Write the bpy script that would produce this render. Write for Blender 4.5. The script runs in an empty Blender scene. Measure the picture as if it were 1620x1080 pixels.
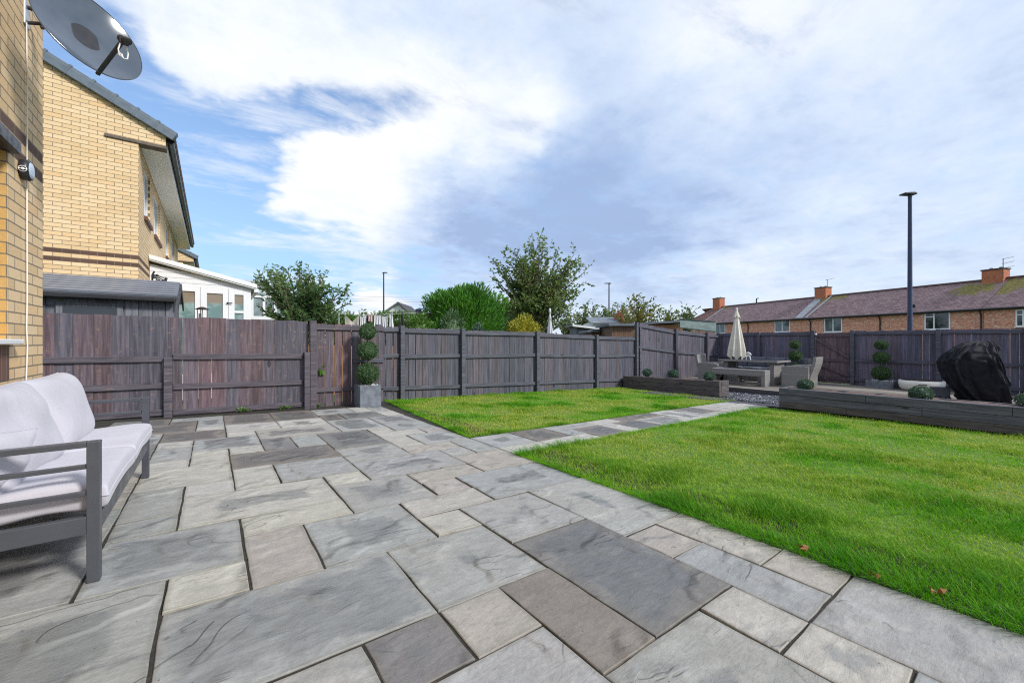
import bpy, math, random
import numpy as np
from mathutils import Vector, Matrix
R = random.Random(7)
NP = np.random.default_rng(11)
scene = bpy.context.scene
COL = scene.collection
# ---------------------------------------------------------------- camera model (metres; z = 0 is the paving under the camera)
F, CX, CY, CAMZ = 635.2, 810.0, 540.0, 1.08
YAW = math.radians(36.78)
CC, SS = math.cos(YAW), math.sin(YAW)
def ray(px, py):
    r = (px - CX) / F; u = -(py - CY) / F
    return Vector((SS + r * CC, CC - r * SS, u))
EYE = Vector((0, 0, CAMZ))
def T(px, py, t): return EYE + ray(px, py) * t
def ZP(px, py, z):
    d = ray(px, py); return EYE + d * ((z - CAMZ) / d.z)
def XP(px, py, x):
    d = ray(px, py); return EYE + d * (x / d.x)
def YP(px, py, y):
    d = ray(px, py); return EYE + d * (y / d.y)
def fall(x, y):                                   # the garden falls away from the house
    return -0.033 * min(max(x, -6), 45) - 0.0093 * min(max(y, -6), 60)
# ---------------------------------------------------------------- mesh helper
def wloc(o):
    v = Vector((0, 0, 0))
    while o is not None:
        v += o.location; o = o.parent
    return v
class MB:
    def __init__(s): s.v = []; s.f = []; s.m = []; s.sm = []; s.uv = {}
    def add(s, vs, fs, m=0, smooth=False):
        n = len(s.v); s.v += [tuple(q) for q in vs]
        for f in fs: s.f.append(tuple(n + i for i in f)); s.m.append(m); s.sm.append(smooth)
        return n
    def obox(s, o, a, b, c, m=0):
        o, a, b, c = Vector(o), Vector(a), Vector(b), Vector(c)
        vs = [o, o + a, o + a + b, o + b, o + c, o + a + c, o + a + b + c, o + b + c]
        fs = [(0, 3, 2, 1), (4, 5, 6, 7), (0, 1, 5, 4), (1, 2, 6, 5), (2, 3, 7, 6), (3, 0, 4, 7)]
        if a.cross(b).dot(c) < 0: fs = [tuple(reversed(f)) for f in fs]
        s.add(vs, fs, m); return s
    def box(s, x0, x1, y0, y1, z0, z1, m=0):
        return s.obox((x0, y0, z0), (x1 - x0, 0, 0), (0, y1 - y0, 0), (0, 0, z1 - z0), m)
    def bar(s, p, q, w, h, up=(0, 0, 1), m=0):
        p, q = Vector(p), Vector(q); d = q - p; u = Vector(up)
        x = d.cross(u)
        if x.length < 1e-6: x = d.cross(Vector((1, 0, 0)))
        x.normalize(); y = x.cross(d).normalized()
        return s.obox(p - x * w / 2 - y * h / 2, x * w, y * h, d, m)
    def tube(s, pts, r, n=8, m=0, caps=True, smooth=True):
        pts = [Vector(p) for p in pts]; k = len(pts)
        rs = r if isinstance(r, (list, tuple)) else [r] * k
        d0 = (pts[1] - pts[0]).normalized()
        ref = Vector((0, 0, 1)) if abs(d0.z) < .9 else Vector((1, 0, 0))
        x = d0.cross(ref).normalized(); vs = []
        for i in range(k):
            d = (pts[min(i + 1, k - 1)] - pts[max(i - 1, 0)]).normalized()
            x = (x - d * x.dot(d)).normalized(); y = d.cross(x)
            for j in range(n):
                a = 2 * math.pi * j / n
                vs.append(pts[i] + (x * math.cos(a) + y * math.sin(a)) * rs[i])
        fs = []
        for i in range(k - 1):
            for j in range(n):
                a = i * n + j; b = i * n + (j + 1) % n
                fs.append((a, b, b + n, a + n))
        s.add(vs, fs, m, smooth)
        if caps:
            s.add(vs[:n], [tuple(reversed(range(n)))], m); s.add(vs[-n:], [tuple(range(n))], m)
        return s
    def lathe(s, prof, n=24, o=(0, 0, 0), axis=None, m=0, smooth=True, squash=1.0):
        o = Vector(o)
        if axis is None: X, Y, Z = Vector((1, 0, 0)), Vector((0, 1, 0)), Vector((0, 0, 1))
        else:
            Z = Vector(axis).normalized(); X = Z.cross(Vector((0, 0, 1)))
            X = X.normalized() if X.length > 1e-4 else Vector((1, 0, 0)); Y = Z.cross(X)
        vs = []
        for r, z in prof:
            for j in range(n):
                a = 2 * math.pi * j / n
                vs.append(o + X * (r * math.cos(a)) + Y * (r * math.sin(a) * squash) + Z * z)
        fs = []
        for i in range(len(prof) - 1):
            for j in range(n):
                a = i * n + j; b = i * n + (j + 1) % n
                fs.append((a, b, b + n, a + n))
        s.add(vs, fs, m, smooth); return s
    def prism(s, poly, ext, m=0):                 # polygon (3-D points, planar) pushed along ext
        n = len(poly); ext = Vector(ext); P = [Vector(p) for p in poly]
        nrm = Vector((0, 0, 0))
        for i in range(n): nrm += P[i].cross(P[(i + 1) % n])
        if nrm.dot(ext) > 0: P.reverse()
        vs = P + [p + ext for p in P]
        fs = [tuple(range(n)), tuple(reversed(range(n, 2 * n)))]
        for i in range(n):
            j = (i + 1) % n; fs.append((j, i, n + i, n + j))
        s.add(vs, fs, m); return s
    def grid(s, fn, nu, nv, m=0, smooth=True, closed_u=False):
        vs = [fn(i / (nu if closed_u else nu - 1), j / (nv - 1)) for j in range(nv) for i in range(nu)]
        fs = []
        for j in range(nv - 1):
            for i in range(nu if closed_u else nu - 1):
                a = j * nu + i; b = j * nu + (i + 1) % nu
                fs.append((a, b, b + nu, a + nu))
        s.add(vs, fs, m, smooth); return s
    def build(s, name, mat, parent=None, bevel=0, mods=None, weld=False):
        me = bpy.data.meshes.new(name)
        off = wloc(parent) if parent is not None else Vector((0, 0, 0))
        ox, oy, oz = off
        me.from_pydata([(x - ox, y - oy, z - oz) for x, y, z in s.v], [], s.f)
        ms = mat if isinstance(mat, (list, tuple)) else [mat]
        for q in ms: me.materials.append(q)
        me.polygons.foreach_set('material_index', s.m); me.polygons.foreach_set('use_smooth', s.sm)
        me.update()
        o = bpy.data.objects.new(name, me); COL.objects.link(o)
        if parent is not None: o.parent = parent
        if bevel:
            b = o.modifiers.new('bev', 'BEVEL'); b.width = bevel; b.segments = 2; b.limit_method = 'ANGLE'; b.angle_limit = .6
        return o
def npmesh(name, V, Fq, mat, parent=None, attrs=None, smooth=False):   # numpy quads/tris
    me = bpy.data.meshes.new(name)
    off = wloc(parent) if parent is not None else Vector((0, 0, 0))
    V = np.asarray(V, np.float32) - np.array(off, np.float32)
    Fq = np.asarray(Fq, np.int32); k = Fq.shape[1]; n = len(Fq)
    me.vertices.add(len(V)); me.vertices.foreach_set('co', V.ravel())
    me.loops.add(n * k); me.loops.foreach_set('vertex_index', Fq.ravel())
    me.polygons.add(n); me.polygons.foreach_set('loop_start', np.arange(0, n * k, k, dtype=np.int32))
    me.polygons.foreach_set('use_smooth', np.full(n, smooth))
    me.update(calc_edges=True)
    if attrs:
        for an, (dom, ty, data) in attrs.items():
            at = me.attributes.new(an, ty, dom)
            at.data.foreach_set('value' if ty == 'FLOAT' else 'color', np.asarray(data, np.float32).ravel())
    ms = mat if isinstance(mat, (list, tuple)) else [mat]
    for q in ms: me.materials.append(q)
    o = bpy.data.objects.new(name, me); COL.objects.link(o)
    if parent is not None: o.parent = parent
    return o
def thing(name, label, cat, loc=(0, 0, 0), group=None):
    o = bpy.data.objects.new(name, None); COL.objects.link(o); o.location = loc
    o.empty_display_size = .1
    o['label'] = label; o['category'] = cat
    if group: o['group'] = group
    return o
def tag(o, label, cat, group=None, kind=None):
    o['label'] = label; o['category'] = cat
    if group: o['group'] = group
    if kind: o['kind'] = kind
    return o
def struct(o): o['kind'] = 'structure'; return o
def copy_tree(o, parent=None):
    c = o.copy(); COL.objects.link(c); c.parent = parent
    for ch in list(o.children): copy_tree(ch, c)
    return c
# ---------------------------------------------------------------- node helper
class NT:
    def __init__(s, tree): s.t = tree; s.N = tree.nodes; s.L = tree.links
    def n(s, ty, **kw):
        q = s.N.new(ty)
        for k, v in kw.items(): setattr(q, k, v)
        return q
    def put(s, sock, v):
        if v is None: return
        if isinstance(v, bpy.types.NodeSocket): s.L.new(v, sock)
        else:
            if sock.type == 'RGBA' and len(v) == 3: v = (*v, 1)
            sock.default_value = v
    def math(s, op, a, b=None, c=None, clamp=False):
        q = s.n('ShaderNodeMath', operation=op, use_clamp=clamp)
        for i, v in enumerate((a, b, c)): s.put(q.inputs[i], v)
        return q.outputs[0]
    def vmath(s, op, a, b=None, scale=None):
        q = s.n('ShaderNodeVectorMath', operation=op)
        s.put(q.inputs[0], a); s.put(q.inputs[1], b)
        if scale is not None: s.put(q.inputs['Scale'], scale)
        return q.outputs['Value'] if op in ('DOT_PRODUCT', 'LENGTH', 'DISTANCE') else q.outputs[0]
    def mix(s, f, a, b, blend='MIX'):
        q = s.n('ShaderNodeMix', data_type='RGBA', blend_type=blend)
        s.put(q.inputs[0], f); s.put(q.inputs[6], a); s.put(q.inputs[7], b); return q.outputs[2]
    def mapr(s, v, a, b, c=0., d=1., smooth=True):
        q = s.n('ShaderNodeMapRange', interpolation_type='SMOOTHSTEP' if smooth else 'LINEAR')
        for i, x in enumerate((v, a, b, c, d)): s.put(q.inputs[i], x)
        return q.outputs[0]
    def noise(s, vec, scale, detail=4, rough=.55, dist=0., out=0):
        q = s.n('ShaderNodeTexNoise'); s.put(q.inputs['Vector'], vec)
        q.inputs['Scale'].default_value = scale; q.inputs['Detail'].default_value = detail
        q.inputs['Roughness'].default_value = rough; q.inputs['Distortion'].default_value = dist
        return q.outputs[out]
    def voronoi(s, vec, scale, feature='F1', out='Distance', rnd=1.):
        q = s.n('ShaderNodeTexVoronoi', feature=feature); s.put(q.inputs['Vector'], vec)
        q.inputs['Scale'].default_value = scale
        if 'Randomness' in q.inputs: q.inputs['Randomness'].default_value = rnd
        return q.outputs[out]
    def ramp(s, f, stops):
        q = s.n('ShaderNodeValToRGB'); e = q.color_ramp.elements
        while len(e) < len(stops): e.new(.5)
        for i, (p, c) in enumerate(stops): e[i].position = p; e[i].color = (*c, 1)
        s.put(q.inputs[0], f); return q.outputs[0]
    def mapping(s, vec, scale=(1, 1, 1), loc=(0, 0, 0), rot=(0, 0, 0)):
        q = s.n('ShaderNodeMapping'); s.put(q.inputs[0], vec)
        q.inputs['Scale'].default_value = scale; q.inputs['Location'].default_value = loc; q.inputs['Rotation'].default_value = rot
        return q.outputs[0]
    def sep(s, v):
        q = s.n('ShaderNodeSeparateXYZ'); s.put(q.inputs[0], v); return q.outputs
    def comb(s, x, y, z):
        q = s.n('ShaderNodeCombineXYZ')
        for i, v in enumerate((x, y, z)): s.put(q.inputs[i], v)
        return q.outputs[0]
    def obj(s): return s.n('ShaderNodeTexCoord').outputs['Object']
    def pos(s): return s.n('ShaderNodeNewGeometry').outputs['Position']
    def island(s): return s.n('ShaderNodeNewGeometry').outputs['Random Per Island']
    def attr(s, name, out='Color'):
        q = s.n('ShaderNodeAttribute', attribute_name=name); return q.outputs[out]
    def bump(s, h, strength=.3, dist=.01, normal=None):
        q = s.n('ShaderNodeBump'); q.inputs['Strength'].default_value = strength; q.inputs['Distance'].default_value = dist
        s.put(q.inputs['Height'], h)
        if normal is not None: s.put(q.inputs['Normal'], normal)
        return q.outputs[0]
def newmat(name):
    m = bpy.data.materials.new(name); m.use_nodes = True
    t = NT(m.node_tree); b = m.node_tree.nodes['Principled BSDF']
    return m, t, b
def pbr(t, b, color=None, rough=None, normal=None, metal=None, spec=None):
    t.put(b.inputs['Base Color'], color)
    if rough is not None: t.put(b.inputs['Roughness'], rough)
    if normal is not None: t.put(b.inputs['Normal'], normal)
    if metal is not None: b.inputs['Metallic'].default_value = metal
    if spec is not None: b.inputs['Specular IOR Level'].default_value = spec
def plain(name, col, rough=.5, metal=0., var=.12, scale=6., bump=0., bscale=40.):
    m, t, b = newmat(name); p = t.obj()
    nz = t.noise(p, scale, 5, .6)
    c = t.mix(t.mapr(nz, .3, .7), tuple(x * (1 - var) for x in col), tuple(min(1, x * (1 + var)) for x in col))
    r = t.mapr(t.noise(p, scale * 3, 3), .3, .7, max(0, rough - .08), min(1, rough + .08))
    nrm = t.bump(t.noise(p, bscale, 4), bump, .005) if bump else None
    pbr(t, b, c, r, nrm, metal); return m
# ---------------------------------------------------------------- materials
def brick_mat(name, axis, zb, cols, band=(), bandcol=(.10, .052, .035), mortar=(.25, .20, .145), w=.225, h=.075, ms=.010, orange=True):
    """running-bond brick; axis is the horizontal object axis of the wall; course 0 starts at local height zb"""
    m, t, b = newmat(name); p = t.obj(); x, y, z = t.sep(p)
    zz = t.math('SUBTRACT', z, zb)
    uv = t.comb(x if axis == 'x' else y, zz, 0.)
    def bt(c1, c2, mo):
        q = t.n('ShaderNodeTexBrick', offset=.5, offset_frequency=2, squash=1.); t.put(q.inputs['Vector'], uv)
        t.put(q.inputs['Color1'], c1); t.put(q.inputs['Color2'], c2); t.put(q.inputs['Mortar'], mo)
        q.inputs['Scale'].default_value = 1; q.inputs['Mortar Size'].default_value = ms * .5; q.inputs['Mortar Smooth'].default_value = .25
        q.inputs['Brick Width'].default_value = w; q.inputs['Row Height'].default_value = h; q.inputs['Bias'].default_value = 0
        return q
    q = bt((0, 0, 0), (1, 1, 1), (.5, .5, .5))
    n1 = t.noise(p, 2.2, 4); n2 = t.noise(p, 70, 4, .7)
    rv = t.math('ADD', t.math('MULTIPLY', q.outputs['Color'], .75), t.math('MULTIPLY', n1, .25))
    col = t.ramp(rv, cols)
    if band:
        row = t.math('FLOOR', t.math('DIVIDE', zz, h)); f = None
        for k in band:
            e = t.math('COMPARE', row, float(k), .1); f = e if f is None else t.math('MAXIMUM', f, e)
        bc = t.mix(q.outputs['Color'], bandcol, tuple(v * 1.35 for v in bandcol))
        col = t.mix(f, col, bc)
    col = t.mix(t.mapr(n2, .25, .75, 0, .35), col, t.mix(.5, col, (.05, .035, .02)))
    dirt = t.mapr(t.noise(p, .9, 5, .6), .5, .8, 0, .22)
    col = t.mix(dirt, col, t.mix(.6, col, (.10, .085, .06)))
    mc = t.mix(t.noise(p, 25, 3), mortar, tuple(v * .6 for v in mortar))
    col = t.mix(q.outputs['Fac'], col, mc)
    hgt = t.math('ADD', t.math('MULTIPLY', t.math('SUBTRACT', 1., q.outputs['Fac']), 1.), t.math('MULTIPLY', n2, .35))
    pbr(t, b, col, .88, t.bump(hgt, .7, .006)); return m
YEL = [(0, (.64, .435, .225)), (.35, (.72, .51, .28)), (.7, (.78, .575, .34)), (1, (.70, .425, .185))]
YELW = [(0, (.68, .47, .24)), (.35, (.76, .545, .30)), (.7, (.82, .615, .365)), (1, (.74, .45, .19))]
RED = [(0, (.32, .10, .06)), (.3, (.56, .19, .11)), (.55, (.66, .26, .15)), (.75, (.74, .43, .30)), (1, (.88, .74, .62))]
def stained_wood(name, c1, c2, c3, axis='z', worn=.0, rough=.72, wornc=(.22, .14, .105)):
    m, t, b = newmat(name); p = t.obj(); isl = t.island()
    sc = {'z': (28, 28, 1.6), 'x': (1.6, 28, 28), 'y': (28, 1.6, 28)}[axis]
    pp = t.vmath('ADD', t.mapping(p, sc), t.comb(t.math('MULTIPLY', isl, 37.), t.math('MULTIPLY', isl, 91.), t.math('MULTIPLY', isl, 13.)))
    g = t.noise(pp, 1., 6, .65, .6)
    g2 = t.noise(t.mapping(p, tuple(v * 3.2 for v in sc)), 1., 3, .6)
    big = t.noise(p, 1.3, 4, .6)
    f = t.math('ADD', t.math('MULTIPLY', isl, .75), t.math('MULTIPLY', big, .5))
    col = t.ramp(f, [(.15, c1), (.55, c2), (1.0, c3)])
    col = t.vmath('SCALE', col, scale=t.mapr(t.math('FRACT', t.math('MULTIPLY', isl, 7.31)), 0., 1., .70, 1.25, False))
    fade = t.mapr(t.noise(t.mapping(pp, (.25, .25, .8)), 1., 5, .7), .52, .75, 0, .45)
    col = t.mix(fade, col, t.mix(.5, col, (.16, .155, .17)))
    col = t.mix(t.mapr(g, .3, .72), t.mix(.62, col, (.012, .010, .011)), t.mix(.24, col, (.24, .22, .23)))
    kn = t.voronoi(t.mapping(p, tuple({28: 3.2, 1.6: 1.3}[v] for v in sc)), 1.)
    kf = t.math('LESS_THAN', kn, .085)
    col = t.mix(t.math('MULTIPLY', kf, .8), col, (.01, .008, .008))
    if worn:
        wn = t.mapr(t.math('ADD', t.noise(p, 13, 5, .75), t.math('MULTIPLY', g, .35)), .87 - worn, .95 - worn)
        col = t.mix(t.math('MULTIPLY', wn, .6), col, wornc)
    pbr(t, b, col, t.mapr(g, .2, .8, rough - .14, rough + .12), t.bump(t.math('ADD', g, t.math('MULTIPLY', g2, .5)), .35, .004)); return m
M = {}
M['fence_old'] = stained_wood('fence_old', (0.074, 0.085, 0.131), (0.106, 0.084, 0.113), (0.149, 0.078, 0.091), worn=.13)
M['fence_old_rail'] = stained_wood('fence_old_rail', (0.094, 0.086, 0.120), (0.118, 0.091, 0.118), (0.138, 0.096, 0.113), 'x', worn=.10)
M['fence_grey'] = stained_wood('fence_grey', (0.063, 0.077, 0.126), (0.082, 0.085, 0.124), (0.111, 0.092, 0.115), worn=.05)
M['fence_grey_rail'] = stained_wood('fence_grey_rail', (0.083, 0.101, 0.147), (0.104, 0.117, 0.158), (0.122, 0.122, 0.150), 'x', worn=.03)
M['fence_dark'] = stained_wood('fence_dark', (0.069, 0.077, 0.125), (0.095, 0.090, 0.133), (0.125, 0.105, 0.142), worn=.04)
M['fence_back'] = stained_wood('fence_back', (0.087, 0.099, 0.185), (0.128, 0.120, 0.206), (0.175, 0.137, 0.206), worn=.02)
M['fence_back_rail'] = stained_wood('fence_back_rail', (0.088, 0.099, 0.161), (0.112, 0.117, 0.177), (0.130, 0.130, 0.184), 'y', worn=.02)
M['gate'] = stained_wood('gate', (0.110, 0.071, 0.103), (0.143, 0.082, 0.111), (0.179, 0.097, 0.118), worn=.02)
M['sleeper'] = stained_wood('sleeper', (0.105, 0.092, 0.105), (0.150, 0.116, 0.120), (0.220, 0.154, 0.139), 'y', worn=.10, wornc=(.12, .065, .035))
M['sleeper_grey'] = stained_wood('sleeper_grey', (0.126, 0.133, 0.203), (0.161, 0.161, 0.228), (0.202, 0.183, 0.232), 'y', worn=.05, wornc=(.10, .06, .04))
M['deckwood'] = stained_wood('deckwood', (.26, .225, .185), (.33, .285, .23), (.38, .33, .27), 'y', worn=0)
M['deckdark'] = stained_wood('deckdark', (.035, .037, .046), (.045, .046, .056), (.06, .058, .066), 'y')
M['shed'] = stained_wood('shed', (.13, .14, .17), (.16, .17, .205), (.185, .195, .225))
M['brown_timber'] = stained_wood('brown_timber', (.20, .09, .035), (.28, .135, .055), (.36, .18, .08), worn=.03)
M['orange_timber'] = stained_wood('orange_timber', (.42, .17, .045), (.52, .23, .07), (.58, .28, .10))
M['frame_grey'] = plain('frame_grey', (.085, .09, .105), .38, .35, .06, 3)
def fabric(name, col, weave=260, crease=.5, rough=.92):
    m, t, b = newmat(name); p = t.obj()
    n = t.noise(p, 3.0, 2.5, .5, .8); w = t.noise(p, weave, 2, .5); c2 = t.noise(p, 9., 3, .5, 1.5)
    col_ = t.mix(t.mapr(n, .3, .7), tuple(v * .95 for v in col), col)
    h = t.math('ADD', t.math('MULTIPLY', n, .8), t.math('ADD', t.math('MULTIPLY', c2, .12), t.math('MULTIPLY', w, .015)))
    pbr(t, b, col_, rough, t.bump(h, crease, .05)); b.inputs['Sheen Weight'].default_value = .15; return m
M['cushion'] = fabric('cushion', (.50, .48, .525), crease=.35)
M['parasol'] = fabric('parasol', (.68, .635, .545), crease=.3)
M['parasol_grey'] = fabric('parasol_grey', (.55, .57, .60), crease=.3)
M['white_upvc'] = plain('white_upvc', (.78, .78, .78), .32, 0, .03, 2)
M['white_cable'] = plain('white_cable', (.78, .75, .72), .5, 0, .05, 2)
M['soffit'] = plain('soffit', (.72, .71, .68), .4, 0, .06, 2)
M['black'] = plain('black', (.018, .018, .022), .42, 0, .2, 8)
M['black_metal'] = plain('black_metal', (.022, .026, .040), .42, .2, .2, 4)
M['lamp_navy'] = plain('lamp_navy', (.024, .034, .075), .36, .25, .2, 4)
M['grey_lamp'] = plain('grey_lamp', (.10, .105, .115), .5, .4, .1, 4)
M['galv'] = plain('galv', (.50, .50, .50), .42, .6, .12, 12)
M['concrete'] = plain('concrete', (.28, .26, .24), .85, 0, .18, 12, .3)
M['verge'] = plain('verge', (.105, .135, .165), .55, 0, .16, 9, .25)
M['lead'] = plain('lead', (.30, .32, .34), .6, .2, .2, 3)
M['creasing'] = plain('creasing', (.14, .11, .085), .85, 0, .2, 10, .3)
M['tile_sill'] = plain('tile_sill', (.12, .055, .035), .7, 0, .2, 20, .2)
M['gutter'] = plain('gutter', (.016, .016, .018), .4, 0, .15, 3)
M['stone_planter'] = plain('stone_planter', (.14, .155, .18), .75, 0, .30, 7, .4, 50)
M['firebowl'] = plain('firebowl', (.74, .72, .67), .75, 0, .08, 9, .25, 60)
M['ceramic'] = plain('ceramic', (.80, .80, .78), .3, 0, .05, 5)
M['bark'] = plain('bark', (.13, .10, .075), .9, 0, .35, 14, .6, 30)
M['soil'] = plain('soil', (.125, .075, .050), .95, 0, .40, 30, .8, 60)
M['render_white'] = plain('render_white', (.72, .72, .70), .8, 0, .05, 3)
M['bowl_dark'] = plain('bowl_dark', (.05, .035, .03), .7, .3, .3, 10)
M['felt_green'] = plain('felt_green', (.145, .185, .165), .9, 0, .25, 4, .5, 60)
M['felt_grey'] = plain('felt_grey', (.17, .19, .22), .85, 0, .2, 4, .4, 60)
def corr(name, col, axis, period, rough=.45, dirt=.25):
    m, t, b = newmat(name); p = t.obj(); s = t.sep(p)
    a = s['xyz'.index(axis)]
    fr = t.math('FRACT', t.math('DIVIDE', a, period))
    line = t.mapr(fr, 0., .12)
    c = t.mix(line, tuple(v * .35 for v in col), col)
    c = t.mix(t.mapr(t.noise(p, 4, 4), .3, .7), t.mix(dirt, c, (.05, .05, .06)), c)
    pbr(t, b, c, rough, t.bump(line, .5, .006)); return m
def glass(name, tint=(.10, .13, .14), rough=.04):
    m, t, b = newmat(name); p = t.obj()
    c = t.mix(t.mapr(t.noise(p, 1.7, 3), .35, .65), tuple(v * .55 for v in tint), tint)
    pbr(t, b, c, rough, t.bump(t.noise(p, .9, 2), .06, .05)); b.inputs['Specular IOR Level'].default_value = .9; return m
M['glass'] = glass('glass'); M['glass_dark'] = glass('glass_dark', (.02, .025, .03)); M['glass_pale'] = glass('glass_pale', (.30, .38, .40), .1)
def curtain_glass(name):
    m, t, b = newmat(name); p = t.obj(); x, y, z = t.sep(p)
    f = t.mapr(t.noise(p, 3, 3), .4, .6)
    band = t.mapr(t.math('ADD', z, t.math('MULTIPLY', t.noise(p, 2, 2), .1)), 2.30, 2.40)
    c = t.mix(band, t.mix(f, (.13, .22, .21), (.26, .36, .34)), (.24, .19, .13))
    pbr(t, b, c, .06); b.inputs['Specular IOR Level'].default_value = .8; return m
M['cons_glass'] = curtain_glass('cons_glass')
def rooftile(name, c1, c2, c3, uaxis, moss=0., w=.30, h=.22):
    m, t, b = newmat(name)
    uvn = t.n('ShaderNodeUVMap', uv_map='roof').outputs[0]; p = t.obj()
    def bt():
        q = t.n('ShaderNodeTexBrick', offset=.5); t.put(q.inputs['Vector'], uvn)
        t.put(q.inputs['Color1'], (0, 0, 0)); t.put(q.inputs['Color2'], (1, 1, 1)); t.put(q.inputs['Mortar'], (.3, .3, .3))
        q.inputs['Scale'].default_value = 1; q.inputs['Mortar Size'].default_value = .012; q.inputs['Mortar Smooth'].default_value = .4
        q.inputs['Brick Width'].default_value = w; q.inputs['Row Height'].default_value = h; return q
    q = bt(); n = t.noise(p, .8, 5, .65)
    col = t.ramp(t.math('ADD', t.math('MULTIPLY', q.outputs['Color'], .65), t.math('MULTIPLY', n, .4)), [(.1, c1), (.5, c2), (.95, c3)])
    col = t.mix(q.outputs['Fac'], col, tuple(v * .25 for v in c1))
    if moss:
        mo = t.attr('moss', 'Fac')
        k = t.mapr(t.math('ADD', mo, t.math('MULTIPLY', t.math('SUBTRACT', t.noise(p, 2.4, 6, .7), .5), 1.7)), .38, .62)
        mc = t.ramp(t.noise(p, 5, 4), [(.3, (.10, .085, .025)), (.6, (.24, .20, .05)), (.8, (.33, .25, .08))])
        col = t.mix(k, col, mc)
    u, v, _ = t.sep(uvn)
    lap = t.math('FRACT', t.math('DIVIDE', v, h))
    pbr(t, b, col, .85, t.bump(t.math('SUBTRACT', t.math('SUBTRACT', 1., lap), t.math('MULTIPLY', q.outputs['Fac'], .6)), .8, .03)); return m
M['roof_purple'] = rooftile('roof_purple', (.15, .095, .10), (.245, .158, .16), (.34, .225, .215), 'x', moss=1)
M['roof_mixed'] = rooftile('roof_mixed', (.105, .062, .06), (.18, .095, .082), (.36, .14, .085), 'x', moss=1)
M['roof_near'] = rooftile('roof_near', (.095, .065, .055), (.13, .085, .07), (.17, .11, .09), 'x', w=.3, h=.3)
M['roof_slate'] = rooftile('roof_slate', (.05, .055, .065), (.07, .075, .085), (.09, .09, .10), 'x')
# foliage
def foliage(name, ramp_, rough=.5, trans=.25, patch=1.2, pf=.5):
    m, t, b = newmat(name); p = t.pos(); isl = t.island()
    f = t.math('ADD', t.math('MULTIPLY', isl, 1 - pf), t.math('MULTIPLY', t.mapr(t.noise(p, patch, 3, .6), .3, .7), pf))
    c = t.ramp(f, ramp_)
    pbr(t, b, c, rough)
    tr = t.n('ShaderNodeBsdfTranslucent'); t.put(tr.inputs[0], t.mix(.5, c, (.25, .40, .05)))
    mx = t.n('ShaderNodeMixShader'); mx.inputs[0].default_value = trans
    t.L.new(b.outputs[0], mx.inputs[1]); t.L.new(tr.outputs[0], mx.inputs[2])
    t.L.new(mx.outputs[0], t.N['Material Output'].inputs[0]); return m
M['leaf_apple'] = foliage('leaf_apple', [(0, (.05, .11, .05)), (.45, (.10, .19, .07)), (.8, (.18, .27, .09)), (1, (.30, .36, .18))], .3, .4)
M['leaf_tall'] = foliage('leaf_tall', [(0, (.045, .10, .035)), (.4, (.11, .19, .06)), (.75, (.24, .30, .09)), (.93, (.30, .29, .11)), (1, (.28, .13, .08))], .38, .42)
M['leaf_cypress'] = foliage('leaf_cypress', [(0, (.028, .12, .012)), (.5, (.070, .24, .02)), (1, (.16, .38, .04))], .6, .2)
M['leaf_yellow'] = foliage('leaf_yellow', [(0, (.10, .15, .02)), (.4, (.30, .30, .03)), (1, (.55, .46, .05))], .5, .25)
M['leaf_far'] = foliage('leaf_far', [(0, (.055, .095, .045)), (.5, (.11, .155, .06)), (1, (.24, .23, .08))], .6, .25, .4, .6)
M['leaf_autumn'] = foliage('leaf_autumn', [(0, (.065, .095, .035)), (.45, (.15, .17, .05)), (.8, (.33, .27, .06)), (1, (.30, .14, .05))], .55, .25, .5, .6)
M['leaf_hedge'] = foliage('leaf_hedge', [(0, (.03, .09, .015)), (.5, (.07, .17, .02)), (1, (.13, .24, .04))], .55, .2)
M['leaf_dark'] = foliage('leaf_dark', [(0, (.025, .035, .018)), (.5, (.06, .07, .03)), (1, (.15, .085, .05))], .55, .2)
M['leaf_box'] = foliage('leaf_box', [(0, (.026, .062, .026)), (.5, (.062, .125, .048)), (1, (.13, .215, .09))], .5, .12, 18, .4)
M['leaf_hebe'] = foliage('leaf_hebe', [(0, (.034, .08, .058)), (.5, (.07, .135, .095)), (1, (.15, .225, .165))], .5, .12, 14, .4)
M['weed'] = foliage('weed', [(0, (.05, .12, .02)), (1, (.14, .26, .04))], .5, .25)
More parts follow.
